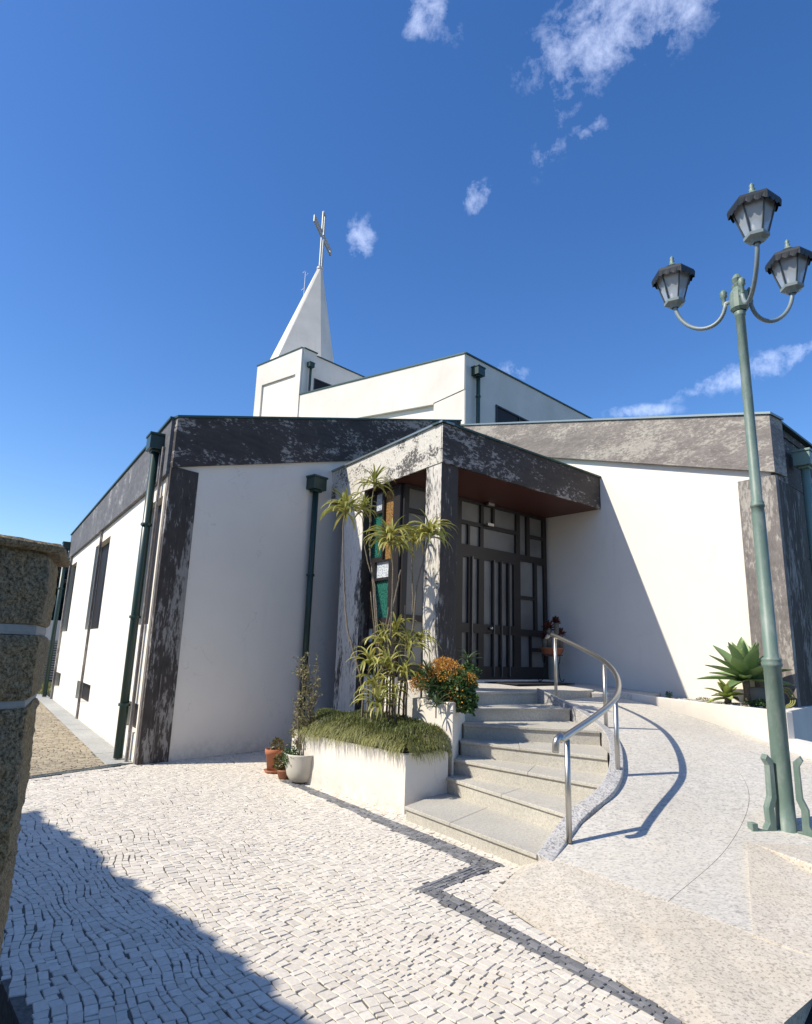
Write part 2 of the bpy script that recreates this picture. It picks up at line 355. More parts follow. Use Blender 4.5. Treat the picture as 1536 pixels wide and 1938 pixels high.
def inpoly(x, y, poly):
    c = np.zeros(x.shape, bool); n = len(poly); j = n-1
    for i in range(n):
        xi, yi = poly[i]; xj, yj = poly[j]
        if yi != yj: c ^= ((yi > y) != (yj > y)) & (x < (xj-xi)*(y-yi)/(yj-yi)+xi)
        j = i
    return c
def stones(cu, cv, hu, hw, ang, gap, hgt, jit):
    """arrays of centres and half sizes in a local frame -> (n,8,3) frustum vertices (local xy around centre)"""
    n = len(cu); sx = np.array([-1, 1, 1, -1]); sy = np.array([-1, -1, 1, 1])
    jx = RNG.normal(0, jit, (n, 4)); jy = RNG.normal(0, jit, (n, 4))
    bx = sx*(hu[:, None]-gap/2)+jx; by = sy*(hw[:, None]-gap/2)+jy
    k = 1-.10; ca, sa = np.cos(ang)[:, None], np.sin(ang)[:, None]
    tilt = RNG.normal(0, .009, (n, 2)); z = hgt[:, None]+(bx*tilt[:, :1]+by*tilt[:, 1:])
    B = np.stack([bx*ca-by*sa, bx*sa+by*ca, np.full((n, 4), -.02)], -1)
    ins = .93; T = np.stack([(bx*ca-by*sa)*ins, (bx*sa+by*ca)*ins, z], -1)
    Mi = np.stack([(bx*ca-by*sa), (bx*sa+by*ca), z-.004], -1)
    return np.concatenate([B, Mi, T], 1)
SF = [(0, 1, 5, 4), (1, 2, 6, 5), (2, 3, 7, 6), (3, 0, 4, 7), (4, 5, 9, 8), (5, 6, 10, 9), (6, 7, 11, 10), (7, 4, 8, 11), (8, 9, 10, 11)]
def rows(u0, u1, v0, v1, rh, ln):
    cu = []; cv = []; hu = []; hw = []; v = v0
    while v < v1:
        h = rh*random.uniform(.76, 1.26); u = u0+random.uniform(0, ln)
        while u < u1:
            l = ln*random.uniform(.5, 1.5); cu.append(u+l/2); cv.append(v+h/2+random.gauss(0, .0025)); hu.append(l/2); hw.append(h/2); u += l
        v += h
    return map(np.array, (cu, cv, hu, hw))
def pave(poly, hd, rh, ln, keep, parent, m, tintf, name, single, gap=.007, hz=.0, jit=.003, warp=.16, label=None, clip=None):
    d = hv(hd); e = np.array([-d[1], d[0]]); P = np.array(poly)
    us = P@d; vs = P@e
    cu, cv, hu, hw = rows(us.min()-.6, us.max()+.6, vs.min()-.6, vs.max()+.6, rh, ln)
    def wf(u, v): return v+warp*(.50*np.sin(u*1.05+v*.9+.6)+.34*np.sin(u*1.9-v*2.7)+.20*np.sin(u*3.7+v*5.3+2)+.10*np.sin(u*6.1-v*9.1+1)+.06*np.sin(u*13+v*3))
    V = wf(cu, cv); dv = (wf(cu+.01, cv)-V)/.01; ss = (wf(cu, cv+.01)-V)/.01
    x = cu*d[0]+V*e[0]; y = cu*d[1]+V*e[1]; ang = np.arctan2(d[1], d[0])+np.arctan(dv)
    ok = inpoly(x, y, poly) & keep(x, y)
    x, y, ang, hu, hw, ss = x[ok], y[ok], ang[ok], hu[ok], hw[ok], ss[ok]
    n = len(x); L = stones(x, y, hu, hw*ss*np.cos(np.arctan(dv[ok])), ang, gap, hz+RNG.normal(0, .0007, n), jit)
    tint = np.clip(tintf(n, x, y), 0, 1)
    if clip is not None:
        Wx = L[:, :, 0]+x[:, None]; Wy = L[:, :, 1]+y[:, None]; ins_ = inpoly(Wx, Wy, clip); bx_ = np.zeros_like(Wx); by_ = np.zeros_like(Wx); bd = np.full(Wx.shape, 9.)
        for i in range(len(clip)):
            a = np.array(clip[i]); b = np.array(clip[(i+1) % len(clip)]); ab = b-a; tt = np.clip(((Wx-a[0])*ab[0]+(Wy-a[1])*ab[1])/(ab@ab), 0, 1)
            px_ = a[0]+tt*ab[0]; py_ = a[1]+tt*ab[1]; dd = np.hypot(Wx-px_, Wy-py_); m_ = dd < bd; bd[m_] = dd[m_]; bx_[m_] = px_[m_]; by_[m_] = py_[m_]
        L[:, :, 0] = np.where(ins_, bx_-x[:, None], L[:, :, 0]); L[:, :, 1] = np.where(ins_, by_-y[:, None], L[:, :, 1])
    dist = np.hypot(x, y)-np.where((np.abs(x/np.maximum(y, .1)+.0) < .66) & (y > 2.9), 100, 0)
    order = np.argsort(dist); near = order[:single]; far = order[single:]
    for i in near:
        me = bpy.data.meshes.new(name); me.from_pydata(L[i].tolist(), [], SF); me.materials.append(m)
        s = bpy.data.objects.new(name, me); COL.objects.link(s); s.location = (x[i], y[i], 0); s.parent = parent
        set_tint(s, [tint[i]]*12)
    if len(far):
        G = L[far]+np.stack([x[far], y[far], np.zeros(len(far))], -1)[:, None, :]
        f = (np.array(SF)[None]+12*np.arange(len(far))[:, None, None]).reshape(-1, 4)
        me = bpy.data.meshes.new(name+'s'); me.vertices.add(len(far)*12); me.vertices.foreach_set('co', G.reshape(-1))
        me.loops.add(f.size); me.loops.foreach_set('vertex_index', f.reshape(-1)); me.polygons.add(len(f)); me.polygons.foreach_set('loop_start', np.arange(0, f.size, 4)); me.update(calc_edges=True); me.shade_flat()
        me.materials.append(m); s = bpy.data.objects.new(name+'s', me); COL.objects.link(s); s.parent = parent; s['kind'] = 'stuff'
        if label: s['label'] = label
        set_tint(s, np.repeat(tint[far], 12))
    return n
# dark border band: outer edge polyline and inner edge polyline
b_out = [pz(548, 1475), pz(617, 1503), pz(952, 1637), pz(836, 1684), pz(1314, 1938), pz(1640, 2100)]
b_in = [pz(530, 1478), pz(600, 1506), pz(896, 1638), pz(786, 1681), pz(1262, 1938), pz(1570, 2115)]
band = [tuple(p[:2]) for p in b_out]+[tuple(p[:2]) for p in b_in[::-1]]
farline = [GB+hv(-HL+90)*0, GB]
ST0 = np.array([1.175, 5.335, .106]); ST1 = pz(1600, 1832, .06)-np.array([0, 0, .004])
STP = [ST0+(ST1-ST0)*q for q in (0, .3, .55, .78, 1.)]
SBP = [pz(928, 1697, .002), pz(1300, 1938, .004), pz(1440, 2040, .004), pz(1484, 1935, .012), pz(1538, 1808, .04)]
SLP = pz(1000, 1627, .012)
slabpoly = [tuple(ST0[:2]), tuple(SLP[:2])]+[tuple(p[:2]) for p in SBP]+[tuple(ST1[:2])]
def slab_mesh():
    top = STP+SBP+[SLP]; v = [tuple(p) for p in top]+[(p[0], p[1], -.15) for p in top]; m_ = len(top)
    f = [(0, 10, 5)]+[(i, i+5, i+6, i+1) for i in range(4)]
    loop = [0, 10, 5, 6, 7, 8, 9, 4, 3, 2, 1]
    f += [(loop[k], loop[(k+1) % 11], loop[(k+1) % 11]+m_, loop[k]+m_) for k in range(11)]; return v, f
mar = lambda P, k: P
def nearedge(x, y, poly, d):
    r = np.zeros(x.shape, bool); n = len(poly)
    for i in range(n):
        a = np.array(poly[i]); b = np.array(poly[(i+1) % n]); ab = b-a; L = ab@ab
        tt = np.clip(((x-a[0])*ab[0]+(y-a[1])*ab[1])/L, 0, 1); r |= np.hypot(x-a[0]-tt*ab[0], y-a[1]-tt*ab[1]) < d
    return r
strip = [tuple(GL), tuple(GB), (-3.45, 9.42), tuple(np.array([-3.45, 9.42])+hv(131)*.19), tuple(GB+hv(131)*.17), tuple(GL+hv(121)*.17)]
wallstrip = [(-3.4, 9.3), (-1.0, 12.1), (-.95, 11.75), (-3.2, 9.15)]
def keepw(x, y): return ~inpoly(x, y, band) & ~inpoly(x, y, slabpoly) & ~nearedge(x, y, yard, .02) & ~inpoly(x, y, strip)
tw = lambda n, x, y: RNG.normal(.55, .22, n)
pave(yard, 141, .053, .066, keepw, YARD, COBW, tw, 'cobble', 300, gap=.0046, jit=.0034, warp=.13, clip=band)
def bandpave(a0, a1, b0, b1):
    a0, a1, b0, b1 = (np.array(q[:2]) for q in (a0, a1, b0, b1)); L = np.linalg.norm(a1-a0); nn = int(L/.07)
    out = []
    for r in range(4):
        t0 = 0
        while t0 < 1:
            dt = .072*random.uniform(.65, 1.35)/L; tm = t0+dt/2; t0 += dt
            w = (r+.5)/4; p = (a0+(a1-a0)*tm)*(1-w)+(b0+(b1-b0)*tm)*w; wd = np.linalg.norm((a0+(a1-a0)*tm)-(b0+(b1-b0)*tm))*abs(np.sin(0)+1)
            dd = (a1-a0)/L; nrm = np.array([-dd[1], dd[0]]); pw = abs(((b0+b1)/2-(a0+a1)/2)@nrm)/4
            out.append((p[0], p[1], dt*L/2, pw/2, math.atan2(dd[1], dd[0])))
    return out
bs = []
for i in range(5): bs += bandpave(b_out[i], b_out[i+1], b_in[i], b_in[i+1])
bs = np.array(bs); n = len(bs); L8 = stones(bs[:, 0], bs[:, 1], bs[:, 2], bs[:, 3], bs[:, 4], .006, RNG.normal(.0035, .001, n), .003)
ordr = np.argsort(np.hypot(bs[:, 0], bs[:, 1])-np.where(bs[:, 1] > 3., 100, 0)); tv = RNG.uniform(0, 1, n)
for i in ordr[:300]:
    me = bpy.data.meshes.new('border_stone'); me.from_pydata(L8[i].tolist(), [], SF); me.materials.append(COBD)
    s = bpy.data.objects.new('border_stone', me); COL.objects.link(s); s.location = (bs[i, 0], bs[i, 1], 0); s.parent = YARD; set_tint(s, [tv[i]]*12)
mb = MB(); tt = []
for i in ordr[300:]:
    mb.add((L8[i]+np.array([bs[i, 0], bs[i, 1], 0]), SF)); tt += [tv[i]]*12
if mb.v: s = obj('border_stones', mb.vf, COBD, YARD, kind='stuff'); set_tint(s, tt)
# narrow strips in front of the drain and the facade
pave(strip, hd=36, rh=.07, ln=.09, keep=lambda x, y: np.ones(x.shape, bool), parent=YARD, m=COBW, tintf=lambda n, x, y: RNG.uniform(0, .6, n), name='edge_cobble', single=0, warp=0)
pave(lyard, 57, .075, .10, lambda x, y: (y < 20) & ~nearedge(x, y, lyard[:2]+lyard[1:3], .05), PATH, COBY, lambda n, x, y: RNG.uniform(0, 1, n), 'path_cobble', 0, gap=.011, jit=.006, warp=.1)
# granite strip along the long wall, in lengths
S = thing('granite_edging', 'grey granite edging strip along the foot of the side wall', 'edging', (*A0, 0))
s0 = .15
while s0 < 15:
    bevel(fixn(obj('edging_stone', slab(A0, HL, s0, s0+.985, -.1, .004+random.uniform(-.002, .002), .02, .37), GRAND, S))); s0 += 1.0
# drain grate
D = thing('drain_grate', 'dark metal drain grate across the end of the side path', 'drain', (*GA, 0))
dh = math.degrees(math.atan2(gd[0], gd[1])); LG = np.linalg.norm(GB-GL)+.0
def dbox(s0, s1, w0, w1, z0, z1):
    e = np.array([-gd[1], gd[0]]); q = [GL+gd*s0+e*w0, GL+gd*s1+e*w0, GL+gd*s1+e*w1, GL+gd*s0+e*w1]; return prism([tuple(p) for p in q], z0, z1)
mb = MB(); mb.add(dbox(0, LG, 0, .018, -.03, .006)); mb.add(dbox(0, LG, .13, .148, -.03, .006)); fixn(obj('frame', mb.vf, PIPE, D))
ns = int(LG/.045)
for i in range(ns): obj('bar', dbox(i*.045+.01, i*.045+.032, .018, .13, -.02, .004), mat('drain_bar', (.10, .12, .13), .5, .5) if i == 0 else bpy.data.materials['drain_bar'], D)

# ------------------------------------------------------------------ church
CH = thing('church', 'white modern church with dark peeling fascias, angled entrance canopy and pyramid spire', 'church', (1.25, 14.8, 0))
def part(name, vf, m, parent=None, **k): return fixn(obj(name, vf, m, parent or CH, **k))
# long left wall with slit windows
LW = 12.3
ops = [(.35, 1.45), (5.0, 7.05), (10.5, 12.0)]
zl = [(0, .36), (.36, .76), (.76, 1.9), (1.9, 3.86), (3.86, 4.15)]
mb = MB(); prev = 0
mb.add(slab(A0, HL, .02, .12, -.1, 4.15, -.05, 0)); prev = .12
for a, b in ops+[(LW, LW)]:
    if a > prev: mb.add(slab(A0, HL, prev, a, -.1, 4.15, -.3, 0))
    if b > a:
        for q in (0, 2, 4): mb.add(slab(A0, HL, a, b, zl[q][0]-(.1 if q == 0 else 0), zl[q][1], -.3, 0))
    prev = b
part('wall', mb.vf, WHITE, label='long sunlit side wall')
for a, b in ops:
    for z0, z1 in ((.36, .76), (1.9, 3.86)):
        w = part('window', slab(A0, HL, a, b, z0, z1, -.20, -.13), GLASSD)
        part('window_reveal', slab(A0, HL, b-.006, b-.001, z0, z1, -.13, -.002), REVEAL, w)
        part('window_frame', slab(A0, HL, a+.001, a+.05, z0+.001, z1-.001, -.13, -.1), DFRAME, w)
for s in (6.17,): part('wall_fin', slab(A0, HL, s-.03, s+.03, 0, 4.12, .001, .05), PEELGC)
part('wall_fin', slab(A0, HL, 11.7, 11.85, 0, 4.12, .001, .06), PEELGC)
# fascia and coping of the long wall
part('fascia', plate(A0, HL, [(.012, 4.12), (12.4, 4.12), (12.4, 4.86), (.012, 4.99)], -.03, .07), SLATE)
part('coping', plate(A0, HL, [(.0, 4.99), (12.42, 4.86), (12.42, 4.895), (.0, 5.025)], -.03, .10), COPING)
# left front facade
def fz(s): return 5.0+.3*s
def fb(s): return 4.22+.283*s
LF = 7.3
part('wall', plate(A0, HF, [(.09, -.1), (LF, -.1), (LF, fb(LF)+.1), (.09, fb(0)+.1)], -.3, 0), WHITE, label='shaded front wall left of the entrance')
part('fascia', plate(A0, HF, [(-.02, fb(0)), (LF, fb(LF)), (LF, fz(LF)), (-.02, fz(0))], -.02, .06), PEELD)
part('coping', plate(A0, HF, [(-.04, fz(0)), (LF, fz(LF)), (LF, fz(LF)+.035), (-.04, fz(0)+.035)], -.04, .09), COPING)
part('column', slab(A0, HF, -.02, .44, -.02, fb(0)+.02, -.04, .035), PEELC, label='dark peeling corner column')
part('column_edge', slab(A0, HL, .01, .13, -.02, 4.12, .001, .03), PEELGC)
part('wall_joint', slab(A0, HF, .18, .195, .0, 1.2, .035, .045), PEELGC)
# right front facade
LR = 7.2
def rz(s): return 5.25+.255*s
def rb(s): return 4.36+.29*s
RH = HR          # heading from R0 toward the hinge
part('wall', plate(R0, RH, [(.05, -.1), (LR, -.1), (LR, rb(LR)+.05), (.05, rb(0)+.05)], -.3, 0), WHITE, label='sunlit front wall right of the entrance')
part('fascia', plate(R0, RH, [(-.05, rb(0)), (LR, rb(LR)), (LR, rz(LR)), (-.05, rz(0))], -.3, .10), PEELG)
part('coping', plate(R0, RH, [(-.08, rz(0)), (LR, rz(LR)), (LR, rz(LR)+.035), (-.08, rz(0)+.035)], -.3, .13), COPL)
part('column', slab(R0, RH, -.03, .52, -.02, rb(0)-.025, -.04, .05), PEELGC, label='faded grey corner column on the right')
HX = 47.
dR = hv(HX)
part('wall', plate(R0+dR*.02, HX, [(0.28, -.1), (9, -.1), (9, 4.4), (.28, 4.4)], -.35, -.05), WHITE, label='return wall of the right wing')
part('fascia', plate(R0+dR*.02, HX, [(.10, 4.33), (9, 4.5), (9, 5.34), (.10, 5.24)], -.33, -.02), PEELD)
part('coping', plate(R0+dR*.02, HX, [(.02, 5.25), (9, 5.35), (9, 5.39), (.02, 5.285)], -.33, .06), COPING)
part('column', slab(R0+dR*.02, HX, .06, 1.9, -.02, 4.32, -.3, -.0), PEELC)
# roofs
MP = A0+hv(HF)*LF
part('roof', ([(*A0, 4.9), (*MP, 6.9), (-2., 26, 7.4), (*(A0+hv(HL)*12.3), 4.8)], [(0, 1, 2, 3)]), COPING)
part('roof', ([(*R0, 5.1), (*MP, 6.9), (0., 26, 7.4), (*(R0+dR*9), 5.2)], [(0, 1, 2, 3)]), COPING)
# upper block and tower
U = np.array([1.57, 17.]); HU, HV = -50., 44.
UB = [tuple(U), tuple(U+hv(HU)*9.75), tuple(U+hv(HU)*9.75+hv(HV)*5), tuple(U+hv(HV)*9+hv(HU)*4), tuple(U+hv(HV)*9)]
part('upper_wall', prism([tuple(U-outn(U, HU)*.1), tuple(U+hv(HU)*9.75-outn(U, HU)*.1), UB[2], UB[3], tuple(U+hv(HV)*9)], 4., [10.05, 10.05, 10.1, 10.2, 10.2]), WHITE)
sU = sz((568, 748), U, HU)[0]; z568 = sz((568, 748), U, HU)[1]; sT1 = 9.85
part('upper_fascia', plate(U, HU, [(0, 9.03), (1.1, 8.86), (1.1, 8.82), (sU, 9.35), (sU, z568), (0, 10.12)], -.1, .03), WHITE2)
part('pilaster', plate(U, HU, [(0, 5.), (1.1, 5.), (1.1, 8.84), (0, 9.0)], -.1, .012), WHITE2)
part('coping', plate(U, HU, [(-.02, 10.12), (sU, z568), (sU, z568+.045), (-.02, 10.165)], -.35, .06), COPING)
zr = sz((1120, 795), U, HV); e = 9.
zrr = 10.12+(zr[1]-10.12)*e/zr[0]
part('upper_wall', plate(U, HV, [(0.0, 5), (e, 5), (e, zrr), (0.0, 10.12)], -.1, .02), WHITE2)
part('coping', plate(U, HV, [(-.03, 10.12), (e, zrr), (e, zrr+.045), (-.03, 10.165)], -.4, .06), COPING)
a, b = sz((938, 770), U, HV), sz((1000, 797), U, HV)
w = part('window', slab(U, HV, a[0], 3.9, 8.2, a[1], .015, .028), GLASSD); zt = a[1]
mb = MB(); mb.add(slab(U, HV, a[0]-.05, 3.95, zt, zt+.05, .02, .06)); mb.add(slab(U, HV, a[0]-.05, a[0], 8.2, zt, .02, .06)); mb.add(slab(U, HV, 3.9, 3.95, 8.2, zt, .02, .06)); mb.add(slab(U, HV, 2.62+.05, 2.70, 8.2, zt, .02, .06)); part('window_frame', mb.vf, DFRAME, w)
def downpipe(P, hd, s, zt_, zb_, off, m, r=.05, hop=.14, brackets=(), nm='downpipe', side=None):
    n = outn(P, hd) if side is None else side; q = np.array(P)+hv(hd)*s+n*off
    w = part(nm, tube([(*q, zb_), (*q, zt_)], r, 14), m, smooth=False)
    for pgn in w.data.polygons: pgn.use_smooth = len(pgn.vertices) == 4
    mb = MB(); dd = hv(hd)
    for z0, z1, k in ((zt_, zt_+hop*.25, .6), (zt_+hop*.25, zt_+hop*1.7, 1.), (zt_+hop*1.7, zt_+hop*1.95, 1.12)):
        c = [q+dd*hop*k*a_+n*hop*k*b_ for a_, b_ in ((-1, -.8), (1, -.8), (1, .8), (-1, .8))]; mb.add(prism([tuple(p) for p in c], z0, z1))
    bevel(part('hopper', mb.vf, m, w), .006)
    for zb in brackets: part('pipe_bracket', lathe([(r*1.3, -.02), (r*1.35, 0), (r*1.3, .02)], (*q, zb), 14, True), m, w)
    return w
downpipe(U, HV, .42, 9.5, 7., .16, PIPE, .06, .16, (8.9,))
# tower
T0 = U+hv(HU)*sU
TW = sz((490, 693), U, HU)[0]-sU; zT = 12.47
T0o = T0
part('tower', prism([tuple(T0), tuple(T0+hv(HU)*TW), tuple(T0+hv(HU)*TW+hv(HV)*4.6), tuple(T0+hv(HV)*4.6)], 5., 12.3), WHITE)
part('tower_band', plate(T0, HU, [(0, 11.5), (TW, 11.58), (TW, zT), (0, zT)], -.2, .07), WHITE2)
part('tower_band', plate(T0, HU, [(TW-.38, 5), (TW, 5), (TW, 11.58), (TW-.38, 11.57)], -.2, .07), WHITE2)
part('tower_band', plate(T0, HU, [(0, 5), (.28, 5), (.28, 11.5), (0, 11.5)], -.2, .07), WHITE2)
part('tower_wall', plate(T0, HV, [(0.0, 5), (4.6, 5), (4.6, 12.36), (.6, 12.36), (.6, zT), (0.0, zT)], -.2, .03), WHITE2)
part('coping', plate(T0, HU, [(-.0, zT), (TW+.03, zT), (TW+.03, zT+.04), (0, zT+.04)], -.3, .10), COPING)
part('coping', plate(T0, HV, [(-.0, zT), (.62, zT), (.62, zT+.04), (0, zT+.04)], -.3, .07), COPING)
part('coping', plate(T0, HV, [(.62, 12.36), (4.62, 12.36), (4.62, 12.40), (.62, 12.40)], -.3, .07), COPING)
a, b = sz((595, 715), T0, HV), sz((635, 735), T0, HV)
w = part('window', slab(T0, HV, a[0], b[0]+1.2, 10.2, 11.42, .02, .034), GLASSD)
mb = MB(); mb.add(slab(T0, HV, a[0]-.04, b[0]+1.24, 11.42, 11.47, .03, .06)); mb.add(slab(T0, HV, a[0]-.04, a[0], 10.2, 11.42, .03, .06)); part('window_frame', mb.vf, DFRAME, w)
downpipe(T0, HV, .28, 11.75, 10.2, .14, PIPE, .045, .11)
# spire
def sp(x, Y): q = pl(x, 700, (0, Y), 90); return (q[0], q[1])
bs4 = [sp(492, 24.0), sp(514, 23.05), sp(608, 23.5), sp(640, 24.7), (-4.3, 26.0)]
ap = pl(605, 509, (-4., 24.2), 90); AZ = ap[2]
tp = [(ap[0]+dx, ap[1]+dy) for dx, dy in ((-.10, .04), (-.07, -.08), (.05, -.10), (.10, .02), (.0, .12))]
v = [(*p, 12.2) for p in bs4]+[(*p, AZ) for p in tp]; f = [(i, (i+1) % 5, (i+1) % 5+5, i+5) for i in range(5)]+[(5, 6, 7, 8, 9)]
spire = part('spire', (v, f), WHITE2)
part('spire_cap', lathe([(.15, 0), (.13, .08)], (ap[0], ap[1], AZ-.02), 8, True), WHITE, spire)
# cross of steel tubes
CR = thing('cross', 'hollow steel cross on the tip of the white spire', 'cross', (ap[0], ap[1], AZ+.06))
ct = pl(613, 405, ap, 90)[2]; ca_ = pl(611, 447, ap, 90)[2]; dA = hv(10); wd = .10
def bar(p, q, r=.028): return box(((p[0]+q[0])/2, (p[1]+q[1])/2, (p[2]+q[2])/2), (.06, .06, .06))
def beam(name, p, q): obj(name, tube([p, q], .048, 10), CROSSM, CR)
c2 = np.array([ap[0]+.03, ap[1]])
side = hv(10)
al = 1.15
for sgn in (-1, 1):
    o_ = side*sgn*.12
    for z0, z1 in ((AZ+.05, ca_-.12), (ca_+.12, ct)):
        beam('upright', (*(c2+o_), z0), (*(c2+o_), z1))
    for zz in (-.12, .12):
        beam('arm', (*(c2+side*sgn*.12), ca_+zz), (*(c2+side*sgn*al), ca_+zz))
    beam('arm_end', (*(c2+side*sgn*al), ca_-.15), (*(c2+side*sgn*al), ca_+.15))
beam('top_end', (*(c2-side*.15), ct), (*(c2+side*.15), ct))
# antenna beside the spire
an = pl(573, 580, (-4.6, 25.4), 90); AN = thing('antenna', 'thin whip antenna beside the white spire', 'antenna', (an[0], an[1], 12.3))
zt_ = pl(573, 515, (an[0], an[1]), 90)[2]
obj('mast', tube([(an[0], an[1], 12.3), (an[0], an[1], zt_)], .014, 6), STEEL, AN)
for z_ in (zt_-.05, zt_-.9): obj('loop', tube([(an[0]-.12, an[1], z_+.0), (an[0], an[1], z_+.12), (an[0]+.12, an[1], z_), (an[0]+.05, an[1], z_-.12)], .010, 5), STEEL, AN)
# ------------------------------------------------------------------ canopy
P0 = np.array([.5, 8.85]); P1 = np.array([3.63, 11.52]); P2 = np.array([-1.62, 12.0])
ZT, ZB = 4.93, 4.33
hS = math.degrees(math.atan2(*(P2-P0))); hB = math.degrees(math.atan2(*(P1-P0)))
Hin = np.array([1.0, 14.6]); P1w = P1+hv(HR)*.0
cn = part('canopy_roof', prism([tuple(P0+(Hin-P0)*.012), tuple(P1+(Hin-P1)*.012), tuple(Hin), tuple(P2+(Hin-P2)*.03)], ZB+.012, ZT-.01), COPING)
part('canopy_fascia', plate(P0, hS, [(0.0, ZB), (np.linalg.norm(P2-P0), ZB), (np.linalg.norm(P2-P0), ZT), (0.0, ZT)], -.03, 0), PEELF, cn)
part('canopy_fascia', plate(P0, hB, [(0.002, ZB-.001), (np.linalg.norm(P1-P0), ZB-.001), (np.linalg.norm(P1-P0), ZT-.001), (0.002, ZT-.001)], -.03, .004), PEELD, cn)
for h_, L_ in ((hS, np.linalg.norm(P2-P0)), (hB, np.linalg.norm(P1-P0)+.05)):
    part('canopy_coping', plate(P0, h_, [(-.03, ZT), (L_, ZT), (L_, ZT+.03), (-.03, ZT+.03)], -.2, .035), COPL if h_ == hS else COPING, cn)
# soffit boards
g = (P1-P0)/np.linalg.norm(P1-P0)
sb = hv(hB+90); nb = 22
soff = [tuple(P0+(Hin-P0)*.015), tuple(P1+(Hin-P1)*.012), tuple(Hin), tuple(P2+(Hin-P2)*.03)]
part('soffit', prism(soff, ZB+.004, ZB+.011), SOFFIT, cn)
# canopy corner column and pier
C0 = np.array([.50, 8.885])
lw = .37; rw = .34
cp = [C0, C0+hv(hB)*rw, C0+hv(hB)*rw+hv(hS)*lw, C0+hv(hS)*lw]
cc = part('canopy_column', prism([tuple(p) for p in cp], .3, ZB+.002), PEELC, label='square column carrying the canopy corner')
part('column_face', plate(C0, hS, [(0, .3), (lw, .3), (lw, ZB-.001), (0, ZB-.001)], .0, .006), PEELP, cc)
q1 = pl(682, 1100, C0, hS); s1 = np.linalg.norm(q1[:2]-C0); s2 = s1+.72
pp_ = [C0+hv(hS)*s1, C0+hv(hS)*s1+hv(50)*.22, C0+hv(hS)*s2+hv(50)*.22, C0+hv(hS)*s2]
pr = part('pier', prism([tuple(p) for p in pp_], .3, ZB+.002), PEELC, label='peeling pier at the left end of the entrance glazing')
part('pier_face', plate(C0+hv(hS)*s1, hS, [(0, .3), (s2-s1, .3), (s2-s1, ZB-.001), (0, ZB-.001)], .0, .006), PEELQ, pr)
downpipe(A0, HF, 2.78, 4.42, 0.1, .10, PIPE, .055, .15, (2.9, 1.2))
# corner downpipes on the long wall and right wing
downpipe(A0, HL, .52, 4.55, .02, .16, PIPE, .062, .15, (3.4, 2.0, .75))
part('downpipe', tube([(*(A0+hv(HL)*.27+outn(A0, HL)*.09), 0), (*(A0+hv(HL)*.27+outn(A0, HL)*.09), 4.6)], .028, 8), PEELGC)
downpipe(A0, HL, 12.35, 4.35, .02, .16, PIPE, .06, .14, (3.2, 1.5))
q = pl(1524, 900, R0+dR*.02+outn(R0, HX)*.16, HX); sq = (q[:2]-R0)@dR
downpipe(R0+dR*.02, HX, max(.1, sq), 4.62, .9, .16, PIPEL, .062, .15, (3.2, 2.0))
# ------------------------------------------------------------------ glazing
def glazing(root_name, P, hd, L0, L1, z0, z1, panes, label):
    """panes: list of (s0,s1,z0,z1,material). frame fills the rest."""
    fr_root = None
    ss = sorted({L0, L1, *[round(p[0], 3) for p in panes], *[round(p[1], 3) for p in panes]}); zs = sorted({z0, z1, *[round(p[2], 3) for p in panes], *[round(p[3], 3) for p in panes]})
    occ = {}
    for i in range(len(ss)-1):
        for j in range(len(zs)-1):
            sm, zm = (ss[i]+ss[i+1])/2, (zs[j]+zs[j+1])/2
            occ[i, j] = any(p[0] < sm < p[1] and p[2] < zm < p[3] for p in panes)
    V = []; Fc = []; d = hv(hd); n = outn(P, hd); P = np.array(P)
    def pt(s, z, o): q = P+d*s+n*o; return (q[0], q[1], z)
    def quad(*a): k = len(V); V.extend(a); Fc.append((k, k+1, k+2, k+3))
    o0, o1 = -.02, .05
    for (i, j), oc in occ.items():
        if oc: continue
        a, b, c, e = ss[i], ss[i+1], zs[j], zs[j+1]
        quad(pt(a, c, o1), pt(b, c, o1), pt(b, e, o1), pt(a, e, o1))
        for (ni, nj), (p_, q_) in {(i-1, j): ((a, c), (a, e)), (i+1, j): ((b, c), (b, e)), (i, j-1): ((a, c), (b, c)), (i, j+1): ((a, e), (b, e))}.items():
            if occ.get((ni, nj), True): quad(pt(*p_, o1), pt(*q_, o1), pt(*q_, o0), pt(*p_, o0))
    fr = obj(root_name, (V, Fc), DFRAME, CH, label=label); fixn(fr)
    obj('backing', slab(P, hd, L0, L1, z0, z1, -.06, -.03), DFRAME, fr)
    for p in panes: fixn(obj('pane', slab(P, hd, p[0], p[1], p[2], p[3], -.028, .004), p[4], fr))
    return fr
def p4(x, y): return (850+x/4.971, 920+y/4.971)
def p3(x, y): return (560+x/2.954, 860+y/2.954)
dpl = []
def addp(lst, P, hd, fn, x0, x1, ya0, yb0, m):
    """x0,x1 pixel columns; ya/yb top and bottom pixel rows at the middle"""
    xm = (x0+x1)/2; ym = (ya0+yb0)/2
    s0_ = sz(fn(x0, ym), P, hd)[0]; s1_ = sz(fn(x1, ym), P, hd)[0]; zt0 = sz(fn(xm, ya0), P, hd)[1]; zb0 = sz(fn(xm, yb0), P, hd)[1]
    lst.append([round(min(s0_, s1_), 3), round(max(s0_, s1_), 3), round(zb0, 3), round(zt0, 3), m])
